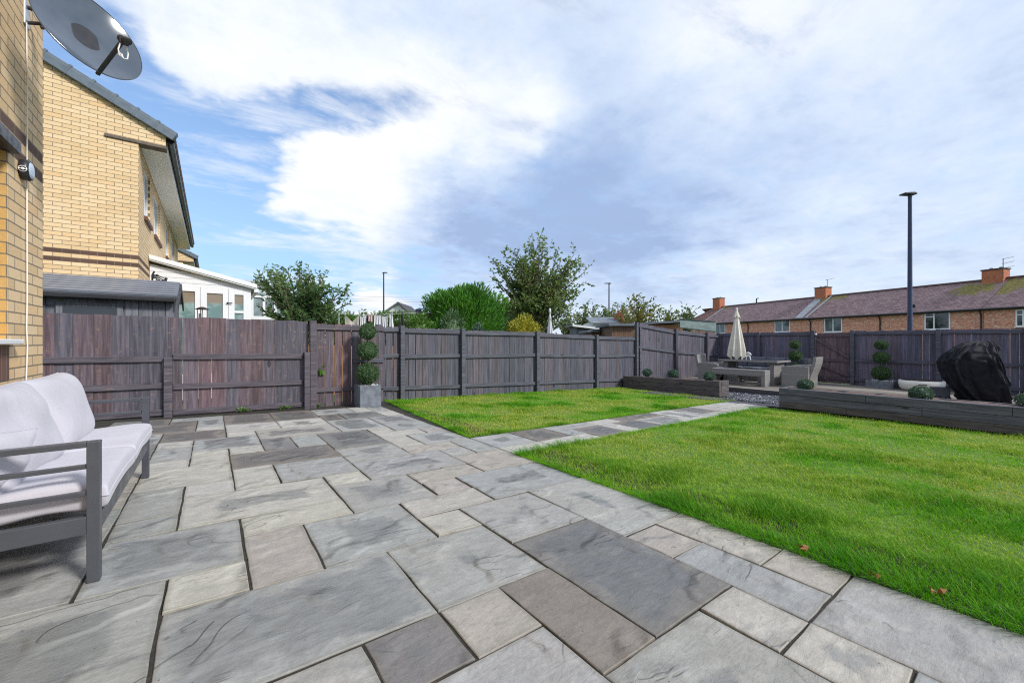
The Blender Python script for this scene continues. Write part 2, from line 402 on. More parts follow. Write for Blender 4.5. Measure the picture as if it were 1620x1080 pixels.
# ---------------------------------------------------------------- paving
def slab_mat():
    m, t, b = newmat('sandstone'); p = t.obj()
    tone = t.attr('tone'); wet = t.attr('wet', 'Fac'); rnd = t.attr('rnd', 'Fac')
    su, sv, hw, hh = [t.attr(k, 'Fac') for k in ('su', 'sv', 'hw', 'hh')]
    off = t.comb(t.math('MULTIPLY', rnd, 53.), t.math('MULTIPLY', rnd, 29.), t.math('MULTIPLY', rnd, 17.))
    q = t.vmath('ADD', p, off)
    st = t.mapping(q, (1.0, 2.6, 1))                                        # grain runs along the long courses
    ex = t.math('MULTIPLY', t.math('SUBTRACT', 1., t.math('ABSOLUTE', su)), hw)
    ey = t.math('MULTIPLY', t.math('SUBTRACT', 1., t.math('ABSOLUTE', sv)), hh)
    e = t.math('MINIMUM', ex, ey)
    n1 = t.noise(q, 2.4, 5, .55, .4); n2 = t.noise(st, 4.2, 8, .70, .35); n3 = t.noise(q, 60, 4, .7); n4 = t.noise(q, 11, 5, .65)
    f = t.math('ADD', t.math('ADD', e, t.math('MULTIPLY', t.math('SUBTRACT', n1, .5), .42)), t.math('MULTIPLY', t.math('SUBTRACT', n4, .5), .07))
    th = t.math('MULTIPLY', t.math('SUBTRACT', 1., wet), .32)
    wm = t.mapr(f, t.math('ADD', th, .022), t.math('ADD', th, .085))
    dry = t.mix(t.mapr(n2, .25, .75), t.vmath('SCALE', tone, scale=.93), t.vmath('SCALE', tone, scale=1.06))
    dry = t.mix(t.mapr(t.noise(q, 1.6, 4), .35, .7, 0, .4), dry, t.mix(.55, dry, (.35, .315, .265)))
    sp = t.mapr(t.voronoi(q, 95), .0, .28)                                   # lichen speckle
    dry = t.mix(t.math('MULTIPLY', t.math('SUBTRACT', 1., sp), .28), dry, (.42, .40, .36))
    dry = t.mix(t.mapr(n3, .35, .75, 0, .35), dry, t.vmath('SCALE', dry, scale=.6))
    wc = t.vmath('SCALE', t.mix(.35, tone, (.31, .318, .314)), scale=.70)
    wc = t.mix(t.mapr(n2, .3, .75), t.vmath('SCALE', wc, scale=.92), t.vmath('SCALE', wc, scale=1.08))
    col = t.mix(wm, dry, wc)
    ct = t.noise(st, 1.5, 3, .5, .6)                                         # cleft layers of the riven face
    ly = t.math('MULTIPLY', ct, 7.); fr = t.math('FRACT', ly)
    line = t.math('SUBTRACT', 1., t.mapr(t.math('ABSOLUTE', t.math('SUBTRACT', fr, .04)), .0, .05))
    lm = t.mapr(t.noise(q, 2.7, 2), .50, .62)
    line = t.math('MULTIPLY', line, lm)
    col = t.mix(t.math('MULTIPLY', line, .45), col, (.06, .055, .05))
    rust = t.mapr(t.noise(q, 2.1, 5, .7), .68, .78, 0, .5)
    col = t.mix(rust, col, (.26, .19, .115))
    pit = t.math('LESS_THAN', t.voronoi(q, 13), .045)
    col = t.mix(t.math('MULTIPLY', pit, .7), col, (.04, .037, .033))
    terr = t.math('ADD', t.math('FLOOR', ly), t.mapr(fr, .0, .14))
    gr = t.noise(t.mapping(q, (3.2, 9, 1)), 3., 7, .7, .9)
    col = t.mix(t.mapr(gr, .3, .72), t.vmath('SCALE', col, scale=.88), t.vmath('SCALE', col, scale=1.09))
    mott = t.mapr(t.noise(q, 7, 6, .75), .35, .68)
    col = t.mix(mott, t.vmath('SCALE', col, scale=.90), t.vmath('SCALE', col, scale=1.05))
    rim = t.math('SUBTRACT', 1., t.mapr(t.math('ADD', e, t.math('MULTIPLY', t.math('SUBTRACT', n4, .5), .03)), .004, .022))
    col = t.mix(t.math('MULTIPLY', rim, .30), col, (.16, .145, .11))
    hgt = t.math('ADD', t.math('MULTIPLY', t.math('MULTIPLY', terr, lm), .55), t.math('ADD', t.math('ADD', t.math('MULTIPLY', n2, .75), t.math('MULTIPLY', gr, .7)), t.math('MULTIPLY', n3, .22)))
    rg = t.math('ADD', t.mapr(wm, 0., 1., .72, .28), t.math('MULTIPLY', t.math('SUBTRACT', n2, .5), .25))
    pbr(t, b, col, rg, t.bump(hgt, .75, .009)); return m
M['slab'] = slab_mat()
TP, TG, TD, TB, TL, TW = (.45, .43, .385), (.345, .343, .328), (.19, .185, .182), (.185, .158, .140), (.335, .343, .335), (.39, .36, .325)
# paving grid: 0.306 m module, cells (i0,i1,j0,j1), tone, wetness
SL = [(0,3,3,5,TL,.95),(0,1,5,6,TP,.1),(-1,1,6,8,TL,.85),(1,2,5,7,TW,.05),(2,4,5,7,TL,.75),(1,3,7,8,TP,.45),(0,3,8,10,TP,.65),
(0,1,10,11,TP,.1),(-1,0,9,11,TG,.55),(-1,0,8,9,TG,.7),(-1,1,11,13,TP,.2),(-1,0,13,14,TP,.1),(-1,0,14,16,TG,.7),(-1,0,16,17,TP,.1),
(0,1,13,15,TP,.25),(0,2,15,17,TL,.95),(1,2,17,18,TP,.2),(-1,1,17,19,TB,.95),(0,1,20,22,TL,.9),(0,1,19,20,TP,.1),(-2,0,19,21,TB,.9),
(-1,1,22,23,TL,.8),(-2,-1,21,23,TB,.9),(-1,0,21,22,TB,.9),(1,3,18,20,TP,.45),(1,3,20,23,TB,.85),(3,5,20,23,TB,.95),(3,5,18,20,TP,.6),(2,5,16,18,TW,.7),
(2,3,14,16,TD,.9),(3,4,14,16,TL,.1),(1,2,14,15,TP,.15),(1,4,12,14,TB,1.),(1,2,10,12,TP,.05),(2,4,10,12,TL,.1),(3,4,9,10,TP,.2),
(3,5,7,9,TG,.75),(4,7,9,11,TG,.5),(4,6,11,13,TG,.6),(4,6,13,16,TD,.8),(5,7,16,19,TG,.85),(5,6,19,21,TB,1.),(6,8,19,21,TD,.9),(5,7,21,23,TG,.5),(7,8,21,23,TP,.2),
(8,9,19,21,TP,.3),(7,9,17,19,TG,.8),(7,9,15,17,TL,.5),(6,7,15,16,TP,.1),(6,8,14,15,TP,.1),(8,9,14,15,TW,.1),(7,9,12,14,TG,.6),(6,7,12,14,TP,.25),
(6,8,11,12,TW,.2),(8,9,10,12,TL,.2),(7,8,10,11,TG,.2),(7,9,8,10,TW,.25),(5,7,8,9,TW,.2),(5,6,7,8,TW,.05),(6,9,6,8,TL,.45),(4,6,6,7,TP,.5),
(4,5,5,6,TP,.1),(5,7,4,6,TG,.4),(7,9,3,6,TG,.35),(3,5,3,5,TG,.4),(5,7,1,4,TD,.92),(4,5,1,3,(.235,.21,.19),.2),(3,4,2,3,TW,.4),(2,3,2,3,TD,.8),
(8,9,1,3,TW,.05),(7,8,2,3,TW,.1),(7,8,0,2,TL,.5),(8,9,0,1,TW,.05),(6,7,0,1,TP,.3),(7,9,-3,0,TG,.3),(4,6,-2,1,TG,.35),(2,4,-1,2,TG,.6),(0,2,1,3,TG,.6),
(-3,0,3,6,TG,.7),(-4,-1,6,9,TG,.6)]
MOD = .3055
def gx(i): return -.165 + i * MOD
def gy(j): return .59 + j * .3085 if j <= 14 else .59 + 14 * .3085 + (j - 14) * .3125
RS = random.Random(3)
occ = set()
for s_ in SL:
    for i in range(s_[0], s_[1]):
        for j in range(s_[2], s_[3]):
            occ.add((i, j))
def fill(i0, i1, j0, j1, tones=(TP, TG, TL, TW, TD)):
    out = []
    for j in range(j1 - 1, j0 - 1, -1):
        for i in range(i0, i1):
            if (i, j) in occ: continue
            opts = [(3, 2), (2, 2), (2, 1), (1, 2), (1, 1), (2, 3)]; RS.shuffle(opts)
            for w, h in opts + [(1, 1)]:
                cells = [(i + a, j - b_) for a in range(w) for b_ in range(h)]
                if all(c not in occ and i0 <= c[0] < i1 and j0 <= c[1] < j1 for c in cells):
                    occ.update(cells); out.append((i, i + w, j - h + 1, j + 1, RS.choice(tones), RS.random())); break
    return out
patio_slabs = SL + fill(-3, 9, -7, 23)
class Pave:
    def __init__(s): s.V = []; s.Fc = []; s.A = {k: [] for k in ('su', 'sv', 'hw', 'hh', 'wet', 'rnd')}; s.C = []
    def slab(s, x0, x1, y0, y1, zf, tone, wet, shear=0.):
        g = .0036; rs = RS
        x0 += g + rs.uniform(-.002, .003); x1 -= g + rs.uniform(-.002, .003); y0 += g + rs.uniform(-.002, .003); y1 -= g + rs.uniform(-.002, .003)
        cx, cy, hw, hh = (x0 + x1) / 2, (y0 + y1) / 2, (x1 - x0) / 2, (y1 - y0) / 2
        nx, ny = max(3, int(hw * 22)), max(3, int(hh * 22)); P = []
        for k in range(nx): P.append((-1 + 2 * k / nx, -1))
        for k in range(ny): P.append((1, -1 + 2 * k / ny))
        for k in range(nx): P.append((1 - 2 * k / nx, 1))
        for k in range(ny): P.append((-1, 1 - 2 * k / ny))
        n = len(P); base = len(s.V); rnd = rs.random(); dz = rs.uniform(-.002, .002); tl = (rs.uniform(-.003, .003), rs.uniform(-.003, .003))
        var = rs.uniform(.93, 1.07); col = (tone[0] * var, tone[1] * var * rs.uniform(.985, 1.015), tone[2] * var * rs.uniform(.97, 1.03), 1)
        jit = [(rs.uniform(-.0026, .0026), rs.uniform(-.0026, .0026)) for _ in P]
        for ring, (ins, z) in enumerate([(.0045, 0.), (.0012, -.0025), (0., -.035)]):
            for (a, b_), (ja, jb) in zip(P, jit):
                x = cx + a * (hw - ins) + (ja if ring else ja * .6); y = cy + b_ * (hh - ins) + (jb if ring else jb * .6)
                yy = y + shear * (x - 2.6)
                s.V.append((x, yy, zf(x, yy) + z + dz + tl[0] * a + tl[1] * b_)); s.C.append(col)
                for k, v in (('su', a), ('sv', b_), ('hw', hw), ('hh', hh), ('wet', wet), ('rnd', rnd)): s.A[k].append(v)
        s.Fc.append([base + i for i in range(n)])
        for r in range(2):
            for i in range(n):
                j = (i + 1) % n; s.Fc.append([base + (r + 1) * n + i, base + (r + 1) * n + j, base + r * n + j, base + r * n + i])
    def build(s, name):
        me = bpy.data.meshes.new(name); me.from_pydata(s.V, [], s.Fc); me.materials.append(M['slab'])
        for k, d in s.A.items():
            a = me.attributes.new(k, 'FLOAT', 'POINT'); a.data.foreach_set('value', np.array(d, np.float32))
        a = me.attributes.new('tone', 'FLOAT_COLOR', 'POINT'); a.data.foreach_set('color', np.array(s.C, np.float32).ravel())
        me.update(); o = bpy.data.objects.new(name, me); COL.objects.link(o); return struct(o)
pv = Pave()
for (i0, i1, j0, j1, tone, wet) in patio_slabs: pv.slab(gx(i0), gx(i1), gy(j0), gy(j1), fall, tone, wet)
pv.build('patio')
# path to the deck: three courses wide, drifting a little to the left as it goes
PSH = .042
pp_ = Pave()
cells = [(9,11,10,12,TL,.55),(9,11,9,10,TP,.2),(11,13,10,12,TB,.8),(11,13,9,10,TP,.2),(13,14,11,12,TG,.4),(13,14,10,11,TL,.2),(13,14,9,10,TP,.2),(14,16,11,12,TG,.3),(14,16,9,11,TB,.9),(16,17,9,11,TP,.1),(16,18,11,12,TP,.1),(17,19,9,11,TB,.95)]
for c in cells:
    for i in range(c[0], c[1]):
        for j in range(c[2], c[3]): occ.add((i, j))
for (i0, i1, j0, j1, tone, wet) in cells + fill(9, 34, 9, 12, (TP, TW, TL, TB, TP)):
    pp_.slab(gx(i0), gx(i1), gy(j0) + .05, gy(j1) + .05, fall, tone, wet, PSH)
pp_.build('path')
def joint_mat():
    m, t, b = newmat('joint_sand'); p = t.obj()
    c = t.ramp(t.noise(p, 40, 5, .7), [(.3, (.014, .013, .011)), (.6, (.040, .034, .026)), (.8, (.13, .10, .065))])
    c = t.mix(t.mapr(t.noise(p, 2.2, 4), .56, .68, 0, .6), c, (.05, .075, .02))
    pbr(t, b, c, .95, t.bump(t.noise(p, 120, 3), .8, .006)); return m
M['joint'] = joint_mat()
def sheet(name, x0, x1, y0, y1, dz, mat, nx=24, ny=24, zf=None):
    zf = zf or fall; mb = MB()
    mb.grid(lambda u, v: (x0 + (x1 - x0) * u, y0 + (y1 - y0) * v, zf(x0 + (x1 - x0) * u, y0 + (y1 - y0) * v) + dz), nx, ny)
    return mb.build(name, mat)
struct(sheet('paving_bed', -1.4, 3.1, -1.7, 8.7, -.0075, M['joint']))
mb = MB(); mb.grid(lambda u, v: (2.58 + (.03 + .40 * v) * u, 4.42 + 4.2 * v, fall(2.6, 4.42 + 4.2 * v) - .0035), 6, 20); struct(mb.build('border_soil', M['joint']))
struct(sheet('path_bed', 2.66, 10.5, 3.2, 4.75, -.014, M['joint']))
def ground_mat():
    m, t, b = newmat('rough_ground'); p = t.obj()
    c = t.ramp(t.noise(p, .6, 6, .65), [(.3, (.05, .085, .025)), (.55, (.085, .125, .035)), (.75, (.13, .12, .06))])
    pbr(t, b, c, .95, t.bump(t.noise(p, 9, 5), .8, .05)); return m
M['ground'] = ground_mat()
xs = [-400, -120, -40, -15, -6, -3, 0, 3, 6, 9, 12, 15, 18, 22, 30, 45, 80, 160, 500]; ys = [-400, -120, -40, -15, -6, -3, 0, 3, 6, 9, 12, 16, 22, 30, 45, 60, 120, 250, 600]
gm = MB()
gm.grid(lambda u, v: (xs[round(u * 18)], ys[round(v * 18)], fall(xs[round(u * 18)], ys[round(v * 18)]) - .32), 19, 19)
struct(gm.build('ground', M['ground']))
# ---------------------------------------------------------------- lawns
def lawn_soil():
    m, t, b = newmat('lawn_soil'); p = t.obj()
    c = t.ramp(t.noise(p, 14, 5, .7), [(.3, (.05, .11, .012)), (.55, (.10, .20, .02)), (.75, (.20, .24, .05))])
    pbr(t, b, c, .95, t.bump(t.noise(p, 60, 4), .8, .02)); return m
M['lawn_soil'] = lawn_soil()
def grass_mat():
    m, t, b = newmat('grass_blades'); p = t.pos(); isl = t.island(); tip = t.attr('tip', 'Fac'); dryv = t.attr('dry', 'Fac')
    f = t.math('ADD', t.math('MULTIPLY', isl, .42), t.math('MULTIPLY', t.math('SUBTRACT', 1., t.attr('clump', 'Fac')), .58))
    g = t.ramp(f, [(0, (.014, .105, .004)), (.35, (.050, .255, .005)), (.7, (.175, .43, .010)), (1, (.40, .58, .03))])
    d = t.ramp(isl, [(0, (.26, .40, .015)), (.45, (.48, .48, .06)), (1, (.70, .56, .20))])
    c = t.mix(dryv, g, d)
    pbr(t, b, c, .5); b.inputs['Specular IOR Level'].default_value = .12
    tr = t.n('ShaderNodeBsdfTranslucent'); t.put(tr.inputs[0], t.mix(.4, c, (.24, .60, .004)))
    mx = t.n('ShaderNodeMixShader'); mx.inputs[0].default_value = .34
    t.L.new(b.outputs[0], mx.inputs[1]); t.L.new(tr.outputs[0], mx.inputs[2]); t.L.new(mx.outputs[0], t.N['Material Output'].inputs[0]); return m
M['grass'] = grass_mat()
def vnoise(x, y, s, seed):                          # smooth value noise
    rg = np.random.default_rng(seed); tb = rg.random((64, 64)).astype(np.float32)
    X, Y = x * s + 1000.3, y * s + 1000.7; xi, yi = np.floor(X).astype(int), np.floor(Y).astype(int); fx, fy = X - xi, Y - yi
    fx, fy = fx * fx * (3 - 2 * fx), fy * fy * (3 - 2 * fy)
    g = lambda a, b: tb[a % 64, b % 64]
    return (g(xi, yi) * (1 - fx) + g(xi + 1, yi) * fx) * (1 - fy) + (g(xi, yi + 1) * (1 - fx) + g(xi + 1, yi + 1) * fx) * fy
def fallnp(x, y): return -.033 * x - .0093 * y
def lawn_region(name, poly_test, x0, x1, y0, y1, base, label, out=None):
    # candidate blades, thinned with distance from the house
    N = int(14500 * (x1 - x0) * (y1 - y0)); rg = np.random.default_rng(hash(name) % 1000 if False else len(name))
    x = rg.uniform(x0, x1, N).astype(np.float32); y = rg.uniform(y0, y1, N).astype(np.float32)
    d = np.hypot(x, y); keep = rg.random(N) < np.clip((2.6 / np.maximum(d, .5)) ** 1.35, .085, 1)
    clump = vnoise(x, y, 2.1, 5) * .55 + vnoise(x, y, 5.5, 6) * .3 + vnoise(x, y, 14., 8) * .15
    clump = clump + .20 * np.clip(1 - (d - 2.4) / 2.2, 0, 1) - .05 * np.clip((d - 4) / 3, 0, 1)
    keep = (keep & (rg.random(N) < .45 + clump)) | ((base(x, y) > .84) & (rg.random(N) < np.clip(4.5 / np.maximum(d, .5), .25, 1)))
    keep &= poly_test(x, y)
    x, y, d, clump = x[keep], y[keep], d[keep], clump[keep]; n = len(x)
    h = (.017 + .060 * np.clip((clump - .36) * 2.3, 0, 1) ** 1.5) * rg.uniform(.55, 1.25, n)
    edge = base(x, y); h = h * (1 + .2 * edge) + .016 * edge
    w = .0026 * np.clip((d / 2.6) ** .75, 1, 3.6) * rg.uniform(.7, 1.3, n)
    az = rg.uniform(0, 2 * np.pi, n); lean = rg.uniform(.1, 1.0, n); bend = rg.uniform(.1, .8, n)
    az = az + (vnoise(x, y, 3., 9) - .5) * 2
    dx, dy = np.cos(az), np.sin(az); px_, py_ = -dy, dx
    zb = fallnp(x, y) - .006
    fr = edge > .72; lean = np.where(fr, rg.uniform(.5, 1.5, n), lean)
    if out is not None:
        ox_, oy_ = out(x, y); m_ = fr & (rg.random(n) < .7); dx = np.where(m_, ox_ + dx * .5, dx); dy = np.where(m_, oy_ + dy * .5, dy)
    V = np.zeros((n, 5, 3), np.float32)
    l1 = h * .5 * lean; l2 = h * (lean + bend) * .85
    for k, (off, s_) in enumerate([(-1, 0), (1, 0)]):
        V[:, k, 0] = x + off * px_ * w * .5; V[:, k, 1] = y + off * py_ * w * .5; V[:, k, 2] = zb
    for k, off in [(2, 1), (3, -1)]:
        V[:, k, 0] = x + dx * l1 + off * px_ * w * .42; V[:, k, 1] = y + dy * l1 + off * py_ * w * .42; V[:, k, 2] = zb + h * .58
    V[:, 4, 0] = x + dx * l2; V[:, 4, 1] = y + dy * l2; V[:, 4, 2] = zb + h * rg.uniform(.8, 1.05, n)
    i = np.arange(n, dtype=np.int32)[:, None] * 5
    tris = np.concatenate([i + np.array([[0, 1, 2]]), i + np.array([[0, 2, 3]]), i + np.array([[3, 2, 4]])], 1).reshape(-1, 3)
    dry = np.clip((vnoise(x, y, 1.1, 15) * .6 + vnoise(x, y, 3.4, 16) * .4 - .33) * 3.6, 0, 1) * np.clip((d - 2.4) / 3.0, 0, 1) * 1.0 * np.clip(1.25 - clump * 1.1, 0, 1)
    dry = np.maximum(dry, (rg.random(n) < .05) * .7) * (1 - .8 * edge)
    o = npmesh(name, V.reshape(-1, 3), tris, M['grass'], None, {'dry': ('POINT', 'FLOAT', np.repeat(dry, 5)), 'clump': ('POINT', 'FLOAT', np.repeat(np.clip((clump - .3) * 2.2, 0, 1) * .85 + .15 * edge, 5)), 'tip': ('POINT', 'FLOAT', np.tile([0, 0, .5, .5, 1], n))})
    return tag(o, label, 'grass', kind='stuff')
PY0, PY1 = gy(9) + .05, gy(12) + .05
def edge_r(x, y): return np.clip(1 - np.minimum(np.minimum(x - 2.61, PY0 + PSH * (x - 2.6) - y), 9.55 - x) / .22, 0, 1)
def edge_l(x, y): return np.clip(1 - np.minimum(np.minimum(x - 2.60 - .085 * np.clip(y - 4.5, 0, 9), y - PY1 - PSH * (x - 2.6)), np.minimum(8.5 - y, 10.85 - x)) / .22, 0, 1)
lawn_region('lawn_grass', lambda x, y: (y < PY0 - .015 + PSH * (x - 2.6)), 2.572, 9.53, -2.2, 3.95, edge_r, 'larger green lawn between the paved patio and the raised sleeper bed', lambda x, y: (np.where(x - 2.59 < .05, -1., 0.), np.where(PY0 + PSH * (x - 2.6) - y < .05, 1., 0.)))
lawn_region('lawn_grass', lambda x, y: (y > PY1 + .015 + PSH * (x - 2.6)) & (x > 2.585 + .085 * np.clip(y - 4.5, 0, 9)) & ((x < 10.72) | (y < 5.0)) & (x < 10.9), 2.585, 10.95, 4.3, 8.48, edge_l, 'smaller green lawn between the stone path and the slatted fence', lambda x, y: (np.where(x - 2.64 - .085 * np.clip(y - 4.5, 0, 9) < .05, -1., 0.), np.where(y - PY1 - PSH * (x - 2.6) < .05, -1., 0.)))
def soil_sheet(name, pts_lo, pts_hi):
    mb = MB(); vs = []
    for (x, y) in pts_lo + pts_hi: vs.append((x, y, fall(x, y) - .009))
    n = len(pts_lo); mb.add(vs, [tuple(range(len(vs)))])
    lo = [(x, y, z - .2) for x, y, z in vs]; k = len(vs)
    mb.add(vs + lo, [(j, i, k + i, k + j) for i, j in [(a, (a + 1) % k) for a in range(k)]])
    return struct(mb.build(name, M['lawn_soil']))
soil_sheet('lawn', [(2.588, -6), (9.6, -6)], [(9.6, PY0 - .02 + PSH * 7), (2.588, PY0 - .02)])
soil_sheet('lawn', [(2.60, PY1 + .02), (10.95, PY1 + .02 + PSH * 8.35)], [(10.95, 8.52), (2.93, 8.52)])
# ---------------------------------------------------------------- gravel by the deck
GV = MB(); rg = random.Random(21)
def gravel_mat():
    m, t, b = newmat('slate_chips'); isl = t.island(); p = t.obj()
    c = t.ramp(isl, [(0, (.035, .038, .048)), (.5, (.10, .105, .125)), (.85, (.22, .225, .25)), (1, (.42, .42, .44))])
    pbr(t, b, c, .65, t.bump(t.noise(p, 120, 3), .4, .004)); return m
M['gravel'] = gravel_mat()
struct(sheet('gravel_bed', 9.9, 12.9, 3.3, 7.2, .006, plain('gravel_dust', (.06, .06, .07), .95, 0, .3, 30)))
cube_d = [(-1, -1, -1), (1, -1, -1), (1, 1, -1), (-1, 1, -1), (-1, -1, 1), (1, -1, 1), (1, 1, 1), (-1, 1, 1)]
for _ in range(5200):
    x = rg.uniform(10.36, 12.4); y = rg.uniform(3.6, 6.6)
    if x < 10.95 and y > 4.95: continue
    sx = rg.uniform(.014, .032)
    rm = Matrix.Rotation(rg.uniform(0, 6.28), 3, Vector((rg.uniform(-1, 1), rg.uniform(-1, 1), rg.uniform(-1, 1))).normalized())
    sc = (sx, sx * rg.uniform(.5, .9), sx * rg.uniform(.3, .7)); z = fall(x, y) + rg.uniform(.008, .03)
    vs = [rm @ Vector((a * sc[0] * rg.uniform(.6, 1), b_ * sc[1] * rg.uniform(.6, 1), c * sc[2] * rg.uniform(.6, 1))) + Vector((x, y, z)) for a, b_, c in cube_d]
    GV.add(vs, [(0, 3, 2, 1), (4, 5, 6, 7), (0, 1, 5, 4), (1, 2, 6, 5), (2, 3, 7, 6), (3, 0, 4, 7)])
tag(GV.build('gravel', M['gravel']), 'dark grey slate gravel between the path end and the deck', 'gravel', kind='stuff')
# ---------------------------------------------------------------- deck
DZ = -.28; XB = 16.2
mb = MB(); x = 9.9
y_lo = -2.0
def deck_front(y): return 12.45 if y > 3.35 else 10.25
k = 0; xx = 10.25
while xx < XB - .16:
    y1 = 8.3 - .25 * 0 if xx > 12.44 else 3.4
    mb.box(xx, xx + .142, y_lo, y1, DZ - .028, DZ); xx += .146
dk = mb.build('deck', M['deckwood'], bevel=.003); struct(dk)
mb = MB(); mb.box(12.418, 12.446, 3.43, 8.3, DZ - .20, DZ - .004); mb.box(10.25, 12.44, 3.402, 3.43, DZ - .2, DZ - .004)
o = mb.build('deck_fascia', M['deckdark']); struct(o)
# ---------------------------------------------------------------- sky
def build_sky():
    w = bpy.data.worlds.new('World'); scene.world = w; w.use_nodes = True
    t = NT(w.node_tree); bg = w.node_tree.nodes['Background']; bg.inputs[1].default_value = .1
    sk = t.n('ShaderNodeTexSky', sky_type='NISHITA', sun_disc=False)
    sk.sun_elevation = SUN_EL; sk.sun_rotation = SUN_ROT; sk.altitude = 20; sk.air_density = 1.; sk.dust_density = .6; sk.ozone_density = 2.2
    d = t.n('ShaderNodeTexCoord').outputs['Generated']
    d = t.vmath('NORMALIZE', d); x, y, z = t.sep(d)
    zc = t.math('ADD', t.math('MAXIMUM', z, 0.), .16)
    pl = t.comb(t.math('DIVIDE', x, zc), t.math('DIVIDE', y, zc), 0.)
    n1 = t.noise(pl, 1.05, 9, .58, .12); n2 = t.noise(t.mapping(pl, (1, 1, 1), (4.3, 1.7, 0)), 2.9, 9, .66, .12)
    n3 = t.noise(t.mapping(pl, (.8, 1.25, 1), (9, 3, 0), (0, 0, .6)), 3.4, 8, .66, .3)
    wrp = t.vmath('SUBTRACT', t.n('ShaderNodeTexNoise').outputs['Color'], (.5, .5, .5))
    def wn(sc, amt):
        q = t.n('ShaderNodeTexNoise'); t.put(q.inputs['Vector'], pl); q.inputs['Scale'].default_value = sc; q.inputs['Detail'].default_value = 6; q.inputs['Roughness'].default_value = .6
        return t.vmath('SCALE', t.vmath('SUBTRACT', q.outputs['Color'], (.5, .5, .5)), scale=amt)
    dw = t.vmath('NORMALIZE', t.vmath('ADD', t.vmath('ADD', d, wn(1.3, .26)), wn(5., .07)))
    def blobs(L):
        tot = None
        for px, py, deg, amp in L:
            v = ray(px, py).normalized(); k = 1 / (math.radians(deg) ** 2 * .5)
            e = t.math('EXPONENT', t.math('MULTIPLY', t.math('SUBTRACT', t.vmath('DOT_PRODUCT', dw, tuple(v)), 1.), k))
            e = t.math('MULTIPLY', e, amp); tot = e if tot is None else t.math('ADD', tot, e)
        return tot
    cover = blobs([(110, 170, 7, -.9), (230, 300, 7, -.9), (330, 245, 5, -.95), (290, 200, 4, -.5), (420, 185, 3.6, -.8), (500, 170, 3.2, -.8), (570, 185, 3, -.62), (640, 175, 2.5, -.4), (330, 340, 6, -.75), (380, 410, 5.5, -.7),
        (520, 440, 5, -.5), (650, 440, 5, -.4), (700, 420, 4, -.25), (215, 90, 3, -.5), (330, 470, 5, -.5), (-150, 300, 20, -.6),
        (330, 60, 6, .5), (500, 260, 5, .36), (640, 290, 7, .36), (460, 215, 3, .2), (620, 360, 6, .3), (470, 330, 3, .25), (600, 478, 1.7, 1.3), (575, 482, 1.3, .9), (630, 482, 1.5, 1.0), (460, 90, 7, .35)])
    dens = t.math('ADD', t.math('ADD', .60, cover), t.math('ADD', t.math('MULTIPLY', t.math('SUBTRACT', n1, .5), .9), t.math('ADD', t.math('MULTIPLY', t.math('SUBTRACT', n2, .5), .75), t.math('MULTIPLY', t.math('SUBTRACT', n3, .5), 1.25))))
    cov = t.mapr(dens, -.05, .72)
    shade = blobs(SHADE)
    sh = t.math('ADD', t.math('ADD', .46, shade), t.math('ADD', t.math('MULTIPLY', t.math('SUBTRACT', n1, .5), .9), t.math('ADD', t.math('MULTIPLY', t.math('SUBTRACT', n3, .5), .40), t.math('MULTIPLY', t.math('SUBTRACT', n2, .5), 1.0))))
    cc = t.ramp(sh, [(0., (.93, .94, .955)), (.25, (.80, .85, .93)), (.5, (.61, .71, .875)), (.78, (.43, .545, .77)), (1., (.34, .45, .68))])
    cloud = t.vmath('SCALE', cc, scale=10.)
    hz = t.mapr(z, .0, .22, .38, 0.)
    cloud = t.mix(hz, cloud, (7.2, 7.9, 8.6))
    clear = t.mix(1., sk.outputs[0], (1.25, 1.45, 1.75), 'MULTIPLY')
    clear = t.mix(t.mapr(z, .0, .62, .78, .18), clear, (4.3, 6.5, 9.2))
    n5 = t.noise(t.mapping(pl, (.55, 1.6, 1), (2, 7, 0), (0, 0, -.5)), 2.4, 9, .66, .5)
    cir = t.math('MULTIPLY', t.mapr(t.math('ADD', n5, t.math('MULTIPLY', t.math('SUBTRACT', n2, .5), .5)), .46, .74), .72)
    cov = t.math('MAXIMUM', cov, cir)
    t.put(bg.inputs[0], t.mix(cov, clear, cloud))
SHADE = [(800, 355, 8, .38), (930, 335, 10, .34), (720, 345, 6, .26), (1010, 390, 7, .28), (890, 290, 6, .25), (1040, 250, 9, .15), (1180, 350, 6, .16), (1500, 330, 14, .05), (1270, 180, 10, .10), (640, 430, 4, .1), (1130, 260, 6, .12),
        (520, 265, 8, -.24), (650, 250, 6, -.20), (330, 70, 10, -.20), (560, 100, 9, -.16), (850, 170, 5, -.3), (830, 220, 4, -.25), (1200, 410, 6, -.18), (1180, 60, 9, -.22), (600, 478, 2.5, -.8), (700, 150, 7, -.3), (1350, 60, 8, -.15), (420, 380, 12, -.3)]
SUN_EL = math.radians(36)
SUN_DIR = Vector((.50, -1.0, 0)).normalized()
SUN_ROT = math.atan2(SUN_DIR.x, SUN_DIR.y)
build_sky()
sl = bpy.data.lights.new('sun', 'SUN'); sl.energy = 3.3; sl.angle = math.radians(10); sl.color = (1, .975, .935)
so = bpy.data.objects.new('sun', sl); COL.objects.link(so)
sd = Vector((SUN_DIR.x * math.cos(SUN_EL), SUN_DIR.y * math.cos(SUN_EL), math.sin(SUN_EL)))
so.rotation_euler = sd.to_track_quat('Z', 'Y').to_euler()
cam = bpy.data.cameras.new('camera'); co = bpy.data.objects.new('camera', cam); COL.objects.link(co)
co.location = EYE; co.rotation_euler = (math.pi / 2, 0, -YAW); cam.sensor_width = 36; cam.lens = 36 * F / 1620; cam.clip_start = .05; cam.clip_end = 3000
scene.camera = co
